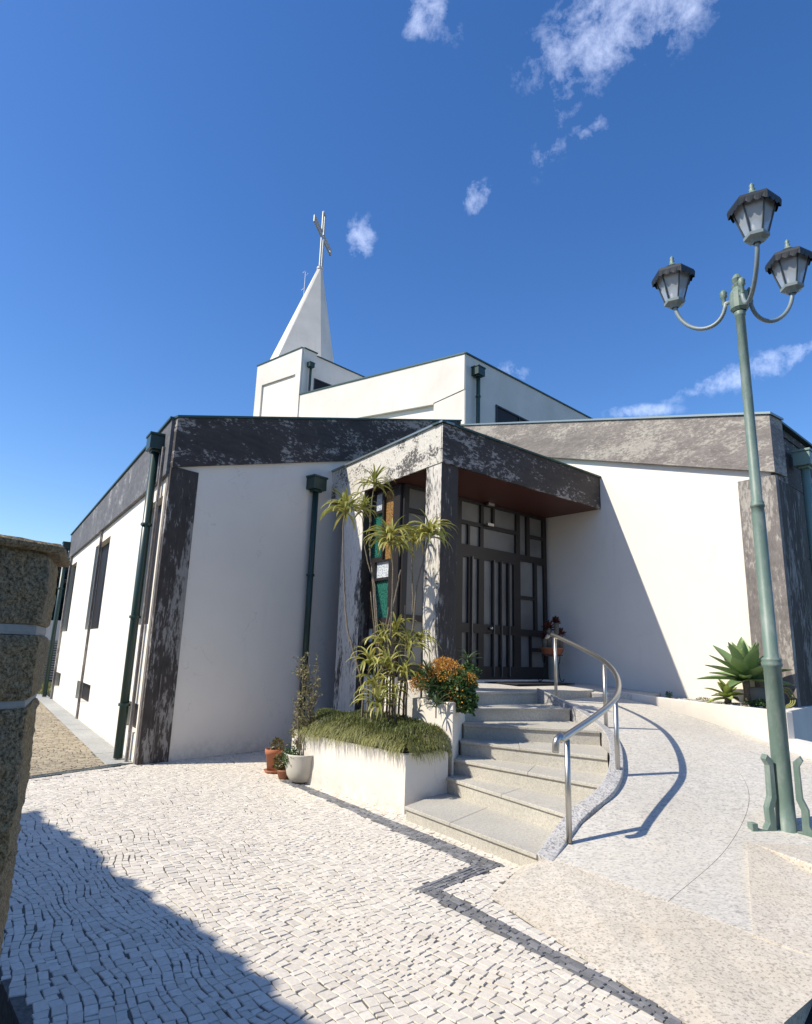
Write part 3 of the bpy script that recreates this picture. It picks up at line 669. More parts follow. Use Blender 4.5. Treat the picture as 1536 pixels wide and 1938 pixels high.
# door wall: heights in metres, verticals in columns of the photograph
DZ = dict(sill=1.42, rail0=1.98, rail1=2.14, dtop=3.28, tr=3.42, mid=3.86, top=4.27)
def sx4(x, y=900): return round(sz(p4(x, y), K, 50)[0], 3)
def dp(x0, x1, z0, z1): dpl.append([sx4(x0), sx4(x1), z0, z1, GLASSF])
for x0, x1 in ((105, 162), (188, 258), (308, 388), (396, 458), (468, 530), (540, 588)):
    dp(x0, x1, DZ['sill'], DZ['rail0']); dp(x0, x1, DZ['rail1'], DZ['dtop'])
dp(650, 780, 2.72, 3.38); dp(650, 780, 2.1, 2.66); dp(806, 872, 2.1, 3.36); dp(650, 738, 1.42, 1.98); dp(750, 872, 1.42, 1.70); dp(750, 872, 1.77, 1.98)
dp(90, 155, 3.5, 3.86); dp(172, 270, 3.5, 3.86); dp(90, 275, 3.93, 4.27); dp(302, 610, 3.5, 3.86); dp(302, 388, 3.93, 4.27); dp(408, 615, 3.93, 4.27)
dp(648, 712, 3.5, 4.27); dp(742, 866, 3.5, 3.86); dp(742, 866, 3.92, 4.27)
sK1 = sx4(60)
dpl.append([.10, .52, 3.93, 4.27, GLASSF]); dpl.append([.60, sK1-.08, 3.93, 4.27, GLASSF]); dpl.append([.10, .52, 2.2, 3.86, GLASSF]); dpl.append([.60, sK1-.08, 3.0, 3.86, GLASSF]); dpl.append([.60, sK1-.08, 2.2, 2.93, GLASSF]); dpl.append([.10, .52, 1.42, 2.1, GLASSF]); dpl.append([.60, sK1-.08, 1.42, 2.1, GLASSF])
LK = float(np.linalg.norm(J-K)); hK = math.degrees(math.atan2(*(J-K)))
def remap(l):  # clamp to the door wall
    for p in l: p[0] = max(.06, p[0]); p[1] = min(LK-.06, p[1])
    return [p for p in l if p[1]-p[0] > .03 and p[3] > p[2]]
door = glazing('entrance_glazing', K, hK, 0, LK, 1.17, ZB-.002, remap(dpl), 'dark framed entrance doors with narrow frosted panes')
h0 = pl(*p4(360, 1338), K, hK); n_ = outn(K, hK)
obj('door_knob', lathe([(.0, -.03), (.03, -.02), (.035, 0), (.03, .02), (0, .03)], (h0[0]+n_[0]*.09, h0[1]+n_[1]*.09, h0[2]), 12), STEEL, door, smooth=True)
for xx in (192, 396, 468, 540):
    s_ = sx4(xx)-.02; fixn(obj('pull_bar', slab(K, hK, s_, s_+.022, 1.25, 3.3, .05, .085), mat('bar_grey', (.16, .155, .15), .35, .6), door))
for xx, zz in ((340, 4.30), (335, 3.92)):
    q = pl(*p4(xx, 500), K, hK); fixn(obj('door_closer', box((q[0]+n_[0]*.12, q[1]+n_[1]*.12, zz), (.16, .06, .05), R(90-hK)), STEEL, door))  # small steel door closers above the leaves, not lamps
# stained side glazing
hG = HR+2; LS = 1.05
sg = []
def sp3(x0, x1, y0, y1, m): addp(sg, K, hG, p3, x0, x1, y0, y1, m)
sp3(452, 495, 205, 318, GWHITE); sp3(425, 492, 338, 580, GGREEN); sp3(505, 558, 190, 400, GBROWN); sp3(500, 556, 410, 585, GBROWN)
sp3(452, 530, 600, 690, GWHITE); sp3(448, 525, 706, 915, GGREEN); sp3(398, 436, 600, 690, GGREEN); sp3(396, 434, 700, 925, GBROWN)
sp3(390, 440, 975, 1050, GWHITE); sp3(385, 440, 1062, 1190, GGREEN); sp3(450, 520, 975, 1080, GGREEN); sp3(450, 520, 1090, 1190, GBROWN)
smin = -.02; sg = [[max(.04, p[0]), p[1], p[2], min(p[3], ZB-.05), p[4]] for p in sg if p[1] > .05]
smax = max(p[1] for p in sg)+.05
glazing('side_glazing', K, hG, 0, round(max(smax, LS), 3), 1.24, ZB-.004, sg, 'narrow side window with green, amber and clear textured panes')
part('low_wall', slab(K, hG, -.03, 1.6, -.1, 1.235, -.2, .07), WHITE, label='low white wall under the stained side window')
# ------------------------------------------------------------------ ramp, landing, steps
Ipts = [(1.17, 5.34, .11), (1.40, 5.60, .19), (1.90, 6.10, .37), (2.20, 6.62, .50), (2.45, 7.45, .68), (2.49, 8.2, .82), (2.40, 8.9, .93), (2.22, 9.4, 1.01)]
j0 = pz(1600, 1832, .06); Opts = [tuple(j0), (3.75, 5.2, .16), (4.5, 6.3, .32), (4.85, 7.2, .46), (4.85, 8.0, .60), (4.5, 8.65, .71), (4.1, 9.3, .86), (3.5, 10.6, 1.05)]
Is = spline(Ipts, 8); Os = spline(Opts, 8)
RAMP = thing('ramp', 'curved pale granite access ramp climbing to the church door', 'ramp', (3.2, 7, 0))
def rampz(a, b, s): return a[2]+(b[2]-a[2])*s
def strip_mesh(s0, s1, k=10, lo=0, hi=None, dz=0., joint=None):
    v = []; f = []; hi = hi or len(Is)-1; n = hi-lo+1
    for i in range(lo, hi+1):
        for j in range(k+1):
            s = s0+(s1-s0)*j/k; p = Is[i]*(1-s)+Os[i]*s; v.append((p[0], p[1], p[2]+dz))
    for i in range(n-1):
        for j in range(k): f.append((i*(k+1)+j, i*(k+1)+j+1, (i+1)*(k+1)+j+1, (i+1)*(k+1)+j))
    m_ = len(v); v += [(p[0], p[1], p[2]-.12) for p in v[:m_]]
    E = [(i*(k+1), (i+1)*(k+1)) for i in range(n-1)]+[((i+1)*(k+1)+k, i*(k+1)+k) for i in range(n-1)]+[(j+1, j) for j in range(k)]+[((n-1)*(k+1)+j, (n-1)*(k+1)+j+1) for j in range(k)]
    f += [(a, b, b+m_, a+m_) for a, b in E]; return v, f
nI = len(Is)-1; cuts = [0, 14, 30, nI]
for lo, hi in zip(cuts[:-1], cuts[1:]):
    for a, b, dz in ((0.0, .4985, 0), (.500, 1.0, -.001)):
        o = fixn(obj('ramp_slab', strip_mesh(a, b, 10, lo, hi, dz), GRAN, RAMP, smooth=False))
def rz_at(x, y):
    best = None
    for i in range(0, len(Is)-1):
        a, b = Is[i][:2], Os[i][:2]; ab = b-a; t_ = np.clip(((x-a[0])*ab[0]+(y-a[1])*ab[1])/(ab@ab), 0, 1); q = a+ab*t_; d_ = math.hypot(x-q[0], y-q[1])
        if best is None or d_ < best[0]: best = (d_, Is[i][2]+(Os[i][2]-Is[i][2])*t_)
    return best[1]
fixn(obj('front_slab', slab_mesh(), GRAN2, RAMP))
# slab beside the lamp
tp_ = [pz(1414, 1602, .165), pz(1560, 1652, .165), pz(1570, 1815, .075), pz(1424, 1760, .10)]
fixn(obj('ramp_slab', prism([tuple(p[:2]) for p in tp_], -.1, [rz_at(p[0], p[1])+.0007 for p in tp_]), GRAN2, RAMP))
LB = pz(1490, 1581, .2)
pe = [pz(1408, 1590, .2)[:2], pz(1570, 1648, .2)[:2], np.array([4.1, 5.4]), np.array([3.9, 6.3]), np.array([3.2, 6.25])]
pe[4] = pz(1425, 1560, .2)[:2]
PL = fixn(obj('lamp_plinth', prism([tuple(p) for p in pe], .0, .2), GRAN2, origin=(LB[0], LB[1], 0))); bevel(PL, .01, 2); tag(PL, 'granite plinth under the green street lamp', 'plinth')
# landing
land = [(.9, 8.75), (1.97, 9.54), (2.16, 9.62), tuple(pz(1060, 1321, 1.12)[:2]*0+np.array([2.3, 9.7])), (3.05, 10.45), (3.55, 11.6), (J[0], J[1]), (K[0], K[1]), (.25, 9.2)]
fixn(obj('landing', prism(land, [.6]*9, [1.12, 1.12, 1.115, 1.115, 1.12, 1.155, 1.18, 1.18, 1.14]), GRAN, RAMP))
obj('threshold', slab(K, hK, .1, LK-.05, 1.16, 1.20, .052, .30), WHITE2, RAMP)
fixn(obj('landing', prism([(3.0, 10.3), (3.9, 10.2), (4.3, 10.8), (3.5, 11.7), (3.2, 11.2)], .5, [1.08, 1.08, 1.1, 1.16, 1.15]), GRAN, RAMP))
DM = thing('doormat', 'dark mat lying in front of the entrance doors', 'mat', (1.9, 11.0, 1.165))
mq = pl(985, 1296, (2.0, 11.0), 90); mc = K+hv(hK)*2.3+outn(K, hK)*.75
fixn(obj('mat', box((mc[0], mc[1], 1.178), (1.5, .7, .016), R(90-hK)), mat('rubber', (.02, .02, .022), .9), DM))
# steps
SL = [(.08, 6.74), (.52, 7.40), (.62, 7.56), (.72, 7.80), (.78, 8.02), (.82, 8.30), (.90, 8.72)]
SR = [(1.08, 5.30), (1.46, 5.86), (1.89, 6.30), (2.14, 6.88), (2.34, 7.76), (2.27, 8.80), (1.97, 9.50)]
SZ = [.13+.165*i for i in range(7)]
def kmid(i):
    m_ = (np.array(SR[i])+np.array(SR[i+1]))/2; o_ = {0: (.02, -.02), 1: (.02, -.02), 2: (.03, -.02), 3: (.04, -.01), 4: (.06, 0), 5: (.05, .02)}[i]; return m_+np.array(o_)
ST = thing('steps', 'seven winding granite entrance steps fanning round a curved kerb', 'steps', (1.2, 7, 0))
cent = np.array([-.2, 8.2])
Rk = [np.array(p) for p in SR]
for i in range(6):
    L_, R_ = np.array(SL[i]), np.array(SR[i]); L2, R2 = np.array(SL[i+1]), np.array(SR[i+1])
    u_ = (R_-L_)/np.linalg.norm(R_-L_); n_out = np.array([u_[1], -u_[0]]); n_out = n_out if n_out@(np.array([0, 0])-L_) > 0 or i > 4 else n_out
    mid = (L2+R2)/2
    if n_out@(mid-L_) > 0: n_out = -n_out
    u2 = (R2-L2)/np.linalg.norm(R2-L2); nb2 = np.array([u2[1], -u2[0]])
    if nb2@((L_+R_)/2-L2) > 0: nb2 = -nb2
    z = SZ[i]; bk0 = L2+nb2*.12-u2*.1; bk1 = R2+nb2*.10+u2*.0
    tread = [tuple(L_), tuple(R_), tuple(kmid(i)), tuple(bk1), tuple(bk0)]
    s_ = thing if False else None
    tr = bevel(fixn(obj('step', prism([tuple(L_-n_out*.02), tuple(R_-n_out*.02), tread[2], tuple(bk1), tuple(bk0)], (0 if i == 0 else SZ[i-1]-.04)-(.1 if i == 0 else 0), z-.032), GRANS, ST)), .003)
    # nosing slab in two lengths
    k_ = .5+random.uniform(-.12, .12)
    mF = L_+(R_-L_)*k_; mB = np.array(bk0)+(np.array(bk1)-np.array(bk0))*k_
    fixn(bevel(obj('tread', prism([tuple(L_), tuple(mF-u_*.0015), tuple(mB-u_*.0015), tuple(bk0)], z-.031, z), GRANS, tr), .005))
    fixn(bevel(obj('tread', prism([tuple(mF+u_*.0015), tuple(R_), tread[2], tuple(bk1), tuple(mB+u_*.0015)], z-.031, z), GRANS, tr), .005))
L_, R_ = np.array(SL[6]), np.array(SR[6]); u_ = (R_-L_)/np.linalg.norm(R_-L_); nb2 = np.array([-u_[1], u_[0]])
fixn(obj('step', prism([tuple(L_-u_*.1+nb2*.02), tuple(R_+nb2*.02), tuple(R_+nb2*.2), tuple(L_-u_*.1+nb2*.2)], .9, SZ[6]-.032), GRANS, ST))
fixn(bevel(obj('tread', prism([tuple(L_-u_*.1), tuple(R_), tuple(R_+nb2*.3), tuple(L_-u_*.1+nb2*.3)], SZ[6]-.031, SZ[6]+.003), GRANS, ST), .004))
# kerb
KO = [(1.19, 5.24, .10), (1.57, 5.78, .285), (2.00, 6.22, .45), (2.29, 6.84, .61), (2.49, 7.72, .775), (2.42, 8.86, .95), (2.10, 9.62, 1.135)]
Ks = spline(KO, 9)
KB = thing('stair_kerb', 'coarse grey granite kerb curving between steps and ramp', 'kerb', (1.5, 6, 0))
segs = [(0, 11), (11, 22), (22, 33), (33, 44), (44, 54)]
for a, b in segs:
    v = []; f = []
    for i in range(a, b+1):
        t_ = Ks[min(i+1, len(Ks)-1)]-Ks[max(i-1, 0)]; t2 = t_[:2]/np.linalg.norm(t_[:2]); nl = np.array([-t2[1], t2[0]])
        g_ = t2*(.003 if i == a else (-.003 if i == b else 0))
        c_ = Ks[i][:2]+g_
        inn = c_+nl*.13
        v += [(*inn, Ks[i][2]-.5), (*c_, Ks[i][2]-.5), (*c_, Ks[i][2]), (*inn, Ks[i][2]+.035)]
    n = b-a
    for i in range(n):
        for k in range(4): f.append((i*4+k, i*4+(k+1) % 4, (i+1)*4+(k+1) % 4, (i+1)*4+k))
    f += [(0, 1, 2, 3), (n*4+3, n*4+2, n*4+1, n*4)]
    bevel(fixn(obj('kerb_stone', (v, f), GRANC, KB)), .008)
# handrail
HRL = thing('handrail', 'curved stainless steel handrail on four posts beside the steps', 'handrail', (1.52, 6.06, 0))
posts = [(*pz(1077, 1588, .195)[:2], .19, (1073, 1397)), (*pz(1170, 1476, .46)[:2], .45, (1155, 1318)), (*pz(1147, 1383, .76)[:2], .75, (1140, 1256)), (*pz(1052, 1315, 1.09)[:2], 1.05, (1051, 1206))]
tops = []
for x, y, z, px_ in posts:
    tz = atY(*px_, (x, y))[2]; tops.append((x, y, tz))
    p = obj('post', tube([(x, y, z-.02), (x, y, tz-.01)], .0235, 16), STEEL, HRL, smooth=False)
    for g_ in p.data.polygons: g_.use_smooth = len(g_.vertices) == 4
t0_, t1_, t2_, t3_ = [np.array(q) for q in tops]
e0 = atY(1053, 1402, t0_-np.array([.12, .12, 0])); e1 = atY(1051, 1424, t0_-np.array([.12, .12, 0]))
rail = [tuple(e1), tuple(e0), tuple(t0_*.45+e0*.55+np.array([0, 0, .03]))]
up_ = np.array([0, 0, .018])
rp = spline([rail[2], t0_+up_, t1_+up_+np.array([.02, 0, 0]), t2_+up_+np.array([.02, 0, 0]), t3_+up_, atY(1034, 1206, t3_+np.array([-.12, .18, 0]))], 12)
obj('rail', tube(spline([rail[0], rail[1], rail[2]], 5)[:-1]+rp, .028, 14), STEEL, HRL, smooth=True)
# ------------------------------------------------------------------ planters
Gp = np.array([.6, 7.45]); Q0 = np.array([.08, 7.0]); Q1 = np.array([.55, 7.40]); QL = np.array([-1.37, 8.60]); HTP = .575
PT = thing('planter', 'low white rendered planter box at the corner of the steps', 'planter', (*Q0, 0))
dl = (QL-Q0)/np.linalg.norm(QL-Q0); nl_ = np.array([dl[1], -dl[0]]); nl_ = nl_ if nl_@np.array([1, 1]) > 0 else -nl_
far_ = np.array([-1.12, 11.6])
fixn(bevel(obj('planter_wall', prism([tuple(Q0), tuple(QL), tuple(QL+nl_*.12), tuple(Q0+nl_*.12+(Q1-Q0)*.0)], -.05, HTP), WHITE2, PT), .012, 3))
fixn(bevel(obj('planter_wall', prism([tuple(Q0+nl_*.121), tuple(Q1), tuple(Q1+dl*.12), tuple(Q0+nl_*.121+dl*.12)], -.05, HTP-.001), WHITE2, PT), .012, 3))
fixn(obj('planter_wall', prism([tuple(Q0), tuple(Q1), tuple(Q1+dl*.02), tuple(Q0+dl*.02)], -.05, HTP-.012), WHITE2, PT))
fixn(obj('planter_wall', prism([tuple(QL), tuple(QL+nl_*.1), tuple(far_+nl_*.1), tuple(far_)], -.05, HTP-.002), WHITE2, PT))
soilp = [tuple(Q0+nl_*.1+dl*.1), tuple(Q1+dl*.1), (.75, 8.4), (.4, 9.2), (-.1, 10.1), (-.9, 11.2), tuple(far_), tuple(QL+nl_*.1)]
obj('soil', prism(soilp, .3, .53), SOIL, PT)
PD = thing('pedestal', 'tall white block beside the steps carrying the orange flowering shrub', 'wall', (*Gp, 0))
fixn(bevel(obj('block', prism([tuple(Gp), (.90, 8.62), (.62, 8.80), (.15, 8.12)], .05, 1.07), WHITE2, PD), .012, 3))
# right planter
RW = [pz(1150, 1306, 1.12), pz(1190, 1312, 1.10), pz(1297, 1326, 1.05), pz(1400, 1337, 1.05), pz(1487, 1347, 1.05)]
rw_ = spline([(p[0], p[1], p[2]) for p in RW], 4)
RP = thing('curved_planter', 'low curved white planter wall between ramp and right wall', 'planter', (4.4, 9, 0))
v = []; f = []
for i, p in enumerate(rw_):
    t_ = rw_[min(i+1, len(rw_)-1)]-rw_[max(i-1, 0)]; t2 = t_[:2]/np.linalg.norm(t_[:2]); nn_ = np.array([-t2[1], t2[0]])
    q = p[:2]+nn_*.10; v += [(*p[:2], .1), (*q, .1), (*q, p[2]), (*p[:2], p[2])]
for i in range(len(rw_)-1):
    for k in range(4): f.append((i*4+k, i*4+(k+1) % 4, (i+1)*4+(k+1) % 4, (i+1)*4+k))
n = len(rw_)-1; f += [(0, 1, 2, 3), (n*4+3, n*4+2, n*4+1, n*4)]
bevel(fixn(obj('planter_wall', (v, f), WHITE2, RP)), .01)
c_ = rw_[-1][:2]; hE = 48.
dE = pz(1536, 1337, 1.05)[:2]-c_; hE = math.degrees(math.atan2(*dE))
fixn(bevel(obj('planter_wall', prism([tuple(c_), tuple(c_+hv(hE)*4), tuple(c_+hv(hE)*4+hv(hE-90)*.12), tuple(c_+hv(hE-90)*.10)], .1, 1.051), WHITE2, RP), .01))
sp_ = [tuple(p[:2]+np.array([.03, .05])) for p in rw_]+[tuple(c_+hv(hE)*3.9), tuple(R0+hv(HX)*3), tuple(R0), (3.55, 11.6)]
obj('soil', prism(sp_, .3, [1.035]*len(sp_)), SOIL, RP)
# lit low kerb wall curving away to the right
kw = spline([(4.62, 8.05, .74), (4.80, 7.55, .70), (4.98, 6.9, .62), (5.1, 6.2, .55), (5.1, 5.4, .42)], 5)
v = []; f = []
for i, p in enumerate(kw):
    t_ = kw[min(i+1, len(kw)-1)]-kw[max(i-1, 0)]; t2 = t_[:2]/np.linalg.norm(t_[:2]); nn_ = np.array([-t2[1], t2[0]])
    q = p[:2]+nn_*.22; v += [(*p[:2], 0.), (*q, 0.), (*q, p[2]), (*p[:2], p[2])]
for i in range(len(kw)-1):
    for k in range(4): f.append((i*4+k, i*4+(k+1) % 4, (i+1)*4+(k+1) % 4, (i+1)*4+k))
n = len(kw)-1; f += [(0, 1, 2, 3), (n*4+3, n*4+2, n*4+1, n*4)]
o = fixn(obj('low_wall', (v, f), WHITE2, origin=(4.9, 7, 0))); bevel(o, .01); tag(o, 'low white kerb wall along the outer edge of the ramp, behind the lamp', 'wall')

# ------------------------------------------------------------------ street lamp
LM = thing('street_lamp', 'green three armed street lamp with lantern heads', 'street lamp', tuple(LB))
bx, by, bz = LB
zc1 = atY(1460, 1250, LB)[2]; zc2 = atY(1432, 955, LB)[2]; zc3 = atY(1399, 590, LB)[2]; zt3 = atY(1397, 508, LB)[2]; PR = .73
lo = lambda z: (bx, by, 0)
pole = obj('pole', lathe([(.125, bz), (.125, bz+.03), (.108, bz+.035), (.102, bz+.3), (.098, zc1-.06), (.112, zc1-.05), (.118, zc1-.03), (.105, zc1-.015), (.112, zc1), (.112, zc1+.015), (.082, zc1+.03), (.078, zc2-.1), (.073, zc2-.03), (.085, zc2-.025), (.085, zc2+.0), (.073, zc2+.005), (.08, zc2+.02), (.066, zc2+.03), (.060, zc3-.05), (.072, zc3-.04), (.06, zc3-.03), (.078, zc3-.01), (.06, zc3)], (bx, by, 0), 28), LGREEN, LM, smooth=True)
pole.data.transform(Matrix.Diagonal((PR, PR, 1, 1)))
hub = obj('hub', lathe([(.06, zc3), (.085, zc3+.03), (.085, zc3+.20), (.05, zc3+.26), (.06, zc3+.29), (.035, zc3+.31), (.055, zc3+.36), (.03, zc3+.41), (0, zc3+.43)], (bx, by, 0), 12), LGREEN, LM, smooth=False)
for a_ in (-97, 20, 128):
    d_ = hv(a_); prof = [(.10, .0), (.40, .0), (.40, .10), (.34, .10), (.34, .05), (.25, .05), (.21, .10), (.215, .22), (.172, .31), (.168, .56), (.205, .61), (.18, .65), (.118, .60), (.115, .30), (.15, .22), (.145, .05), (.10, .05)]
    prof = [(.078+(r_-.10)*.86, z_) for r_, z_ in prof]; tn = np.array([d_[1], -d_[0]])*.035
    v = []; k = len(prof)
    for sg_ in (-1, 1):
        for r_, z_ in prof: q = np.array([bx, by])+d_*r_+tn*sg_; v.append((*q, bz+z_))
    f = [tuple(range(k)), tuple(range(2*k-1, k-1, -1))]+[(i, (i+1) % k, (i+1) % k+k, i+k) for i in range(k)]
    bevel(fixn(obj('bracket', (v, f), LGREEN, LM)), .004)
ZL = 5.415; RL = .64
def ring(n, r, z, c, rot=0): return [(c[0]+r*math.cos(2*math.pi*k/n+rot), c[1]+r*math.sin(2*math.pi*k/n+rot), z) for k in range(n)]
def lantern(c, z0, par, rot):
    N = 6; h = .31; rb_, rt_ = .095, .185
    L = obj('lantern', lathe([(.0, 0), (.04, -.05), (.06, -.02), (rb_+.012, 0), (rb_+.014, .03), (rb_, .03), (.0, .03)], (c[0], c[1], z0), N, tilt=rot), LARM, par, label=None)
    b0 = ring(N, rb_, z0+.03, c, rot); t0 = ring(N, rt_, z0+.03+h, c, rot)
    for k in range(N): obj('lantern_bar', tube([b0[k], t0[k]], .009, 4), LDARK2, L)
    bi = ring(N, rb_-.008, z0+.03, c, rot); ti = ring(N, rt_-.008, z0+.03+h, c, rot)
    for k in range(N):
        k2 = (k+1) % N; obj('lantern_pane', ([bi[k], bi[k2], ti[k2], ti[k]], [(0, 1, 2, 3)]), LPANE, L)
    # scalloped skirt and roof
    v = []; f = []; n = 72; zt_ = z0+.03+h
    for prof in ((1.18, -.045, 1), (1.22, -.01, 0), (1.16, .02, 0), (.55, .085, 0), (.28, .125, 0)):
        for k in range(n):
            a = 2*math.pi*k/n+rot; hexr = math.cos(math.pi/N)/math.cos(((a-rot) % (2*math.pi/N))-math.pi/N)
            rr = rt_*prof[0]*hexr; dz = (abs(math.sin(a*9)))*-.030*prof[2]
            v.append((c[0]+rr*math.cos(a), c[1]+rr*math.sin(a), zt_+prof[1]+dz))
    for i in range(4):
        for k in range(n): f.append((i*n+k, i*n+(k+1) % n, (i+1)*n+(k+1) % n, (i+1)*n+k))
    f.append(tuple(range(4*n, 5*n)))
    obj('lantern_roof', (v, f), LDARK, L)
    obj('lantern_ceiling', (ring(N, rt_*1.1, zt_-.004, c, rot), [tuple(range(N))]), LDARK, L)
    obj('finial', lathe([(.05, .12), (.032, .15), (.02, .16), (.028, .18), (.016, .20), (.024, .22), (.01, .24), (0, .255)], (c[0], c[1], zt_), 12), LGREEN, L, smooth=True)
    obj('bulb', lathe([(0, .0), (.03, .02), (.045, .09), (.03, .15), (0, .17)], (c[0], c[1], z0+.04), 10), mat('bulb_glass', (.75, .77, .8), .3), L, smooth=True)
for a_ in (-44, 80, -166):
    RL = .70 if a_ == -166 else .64
    d_ = hv(a_); P = lambda r_, z_: (bx+d_[0]*r_, by+d_[1]*r_, z_)
    zh = zc3+.14
    arc = [P(.06, zh), P(.13, zh)]+[P(.13+(RL-.13)*(1-math.cos(t_))/2, (zh+.02)+(ZL-zh-.02)*(1-math.cos(t_))/2-.30*math.sin(t_)) for t_ in np.linspace(.08, math.pi, 18)]
    arm = obj('arm', tube(arc, .021, 10), LARM, LM, smooth=True)
    obj('arm_knob', lathe([(.02, -.02), (.02, .06), (.036, .08), (.03, .10), (.036, .12), (.02, .15), (0, .155)], P(.14, zh), 12), LGREEN, arm, smooth=True)
    lantern(P(RL, 0), ZL, LM, R(90-a_)+.25)

# ------------------------------------------------------------------ stone gate pillar near the camera
pc = pl(97, 1060, (-1.0, 1.85), 90)[:2]          # right edge of the shaft
SPI = thing('gate_pillar', 'rough mossy stone gate pillar at the left edge of the yard', 'pillar', (pc[0]-.35, pc[1]+.1, 0))
zcapT = atY(125, 1032, pc)[2]; zcapB = atY(122, 1052, pc)[2]; zb1 = atY(80, 1203, pc)[2]; zb1t = atY(82, 1183, pc)[2]; zb2 = atY(66, 1341, pc)[2]; zb2t = atY(68, 1325, pc)[2]
d1 = hv(-166); dL_ = hv(-112); dB_ = hv(-20)
def stone_block(name, z0, z1, grow, rough, m, bulge=.008):
    E_ = pc+np.array([grow, 0])
    corners = [E_, E_+hv(-150)*.26, E_+hv(-150)*.26+hv(-95)*.75, E_+hv(-95)*.80+hv(-20)*.3, E_+hv(-25)*.38]
    seg = 26; nz_ = max(3, int((z1-z0)/.009)); pts = []
    for i in range(len(corners)):
        a, b = corners[i], corners[(i+1) % len(corners)]; k = seg if i in (0, 1) else 5
        for j in range(k): pts.append(a+(b-a)*j/k)
    ctr = sum(corners)/len(corners); v = []; f = []; n = len(pts)
    for r in range(nz_+1):
        z = z0+(z1-z0)*r/nz_; w = 1-(abs(2*r/nz_-1))**14
        for p in pts:
            dd = (p-ctr); dd = dd/np.linalg.norm(dd); q = Vector((p[0]*9, p[1]*9, z*9))
            o_ = (mnoise.noise(q)*.5+mnoise.noise(q*4)*.35+mnoise.noise(q*11)*.3)*rough+bulge*(w-1)
            v.append((p[0]+dd[0]*o_, p[1]+dd[1]*o_, z+(mnoise.noise(q*2+Vector((5, 0, 0)))*rough*.4 if r == nz_ else 0)))
    for r in range(nz_):
        for k in range(n): f.append((r*n+k, r*n+(k+1) % n, (r+1)*n+(k+1) % n, (r+1)*n+k))
    f.append(tuple(range(n))[::-1]); f.append(tuple(range(nz_*n, (nz_+1)*n)))
    return obj(name, (v, f), m, SPI)
stone_block('stone_block', zcapB+.003, zcapT, .035, .010, STONE, .012)
stone_block('stone_block', zb1t, zcapB+.004, 0, .014, STONE)
stone_block('mortar_band', zb1+.001, zb1t-.001, -.012, .003, MBAND, .002)
stone_block('stone_block', zb2t, zb1, 0, .014, STONE)
stone_block('mortar_band', zb2+.001, zb2t-.001, -.012, .003, MBAND, .002)
stone_block('stone_block', zb2-.42, zb2, 0, .016, STONE)
stone_block('stone_block', zb2-.86, zb2-.425, 0, .016, STONE)
stone_block('stone_block', -.1, zb2-.865, .01, .016, STONE)

# ------------------------------------------------------------------ plants
def strap(n=7, L=.42, w=.030, a0=65, curl=115, fold=.25):
    """arching strap leaf along +x from origin; a0 launch angle, curl total downward bend"""
    v = []; f = []; x = z = 0.; a = R(a0)
    for i in range(n+1):
        t_ = i/n; ww = w*(math.sin(math.pi*min(1, .18+t_*.82))**.6 if t_ < 1 else .02)*(1 if t_ > .0 else .7)
        v += [(x, -ww/2, z+ww*fold), (x, 0, z), (x, ww/2, z+ww*fold)]
        a -= R(curl)/n*(.5+t_); x += L/n*math.cos(a); z += L/n*math.sin(a)
    for i in range(n):
        for k in (0, 1): f.append((i*3+k, i*3+k+1, i*3+k+4, i*3+k+3))
    return v, f
def leafmesh(name, vf, m):
    me = bpy.data.meshes.new(name); me.from_pydata([tuple(map(float, p)) for p in vf[0]], [], vf[1]); me.materials.append(m)
    me.polygons.foreach_set('use_smooth', [True]*len(me.polygons)); return me
SM = [leafmesh('strap_leaf', strap(7, L, w, a0, cu), LEAFY) for L, w, a0, cu in ((.44, .040, 68, 140), (.40, .036, 52, 122), (.44, .040, 36, 112), (.34, .032, 80, 60), (.38, .036, 15, 90))]
def leaves(root, c, n, meshes, sc=1., tiltmin=0., name='leaf', parent=None, zr=.06):
    org = ROOT[(parent or root).name]
    for k in range(n):
        o = bpy.data.objects.new(name, random.choice(meshes)); COL.objects.link(o); o.parent = parent or root
        o.location = (c[0]-org[0], c[1]-org[1], c[2]-org[2]+random.uniform(-zr, zr)); s = sc*random.uniform(.75, 1.15)
        o.scale = (s, s, s); o.rotation_euler = (random.uniform(-.25, .25), random.uniform(-.22, .22), k*2.399+random.uniform(-.3, .3))
def cane(pts, label, n=30, sc=1., depth=8.4, rad=.013, group='tall palm-like cane plants in the white planter'):
    P = [pl(x, y, (0, Y), 90) for (x, y, Y) in pts]; b = P[-1].copy(); b[2] = .5
    root = thing('cane_plant', label, 'plant', tuple(b), group)
    line = [b]+P[::-1]; sp__ = spline(line, 5)
    sp__ = [q+np.array([random.gauss(0, .004), random.gauss(0, .004), 0]) for q in sp__]
    obj('stem', tube(sp__, [rad*(1.15-.5*i/len(sp__)) for i in range(len(sp__))], 8), CANE, root, smooth=True)
    if n: leaves(root, P[0], n, SM, sc)
    return root
cane([(655, 968, 8.5), (649, 1000, 8.5), (651, 1097, 8.45), (656, 1182, 8.4), (668, 1232, 8.35), (686, 1306, 8.3)], 'tall cane plant leaning left, its leafy crown leftmost of all', 52, 1.08)
cane([(708, 915, 8.9), (701, 970, 8.9), (699, 1030, 8.9), (705, 1097, 8.8), (710, 1181, 8.7), (716, 1283, 8.6)], 'tallest cane plant, crown of leaves just under the canopy edge', 40, .9)
cane([(688, 965, 8.7), (686, 1000, 8.7), (695, 1063, 8.65), (709, 1110, 8.6), (714, 1200, 8.5), (722, 1290, 8.4)], 'thin cane plant with a small crown between the two left tall ones', 28, .78, rad=.010)
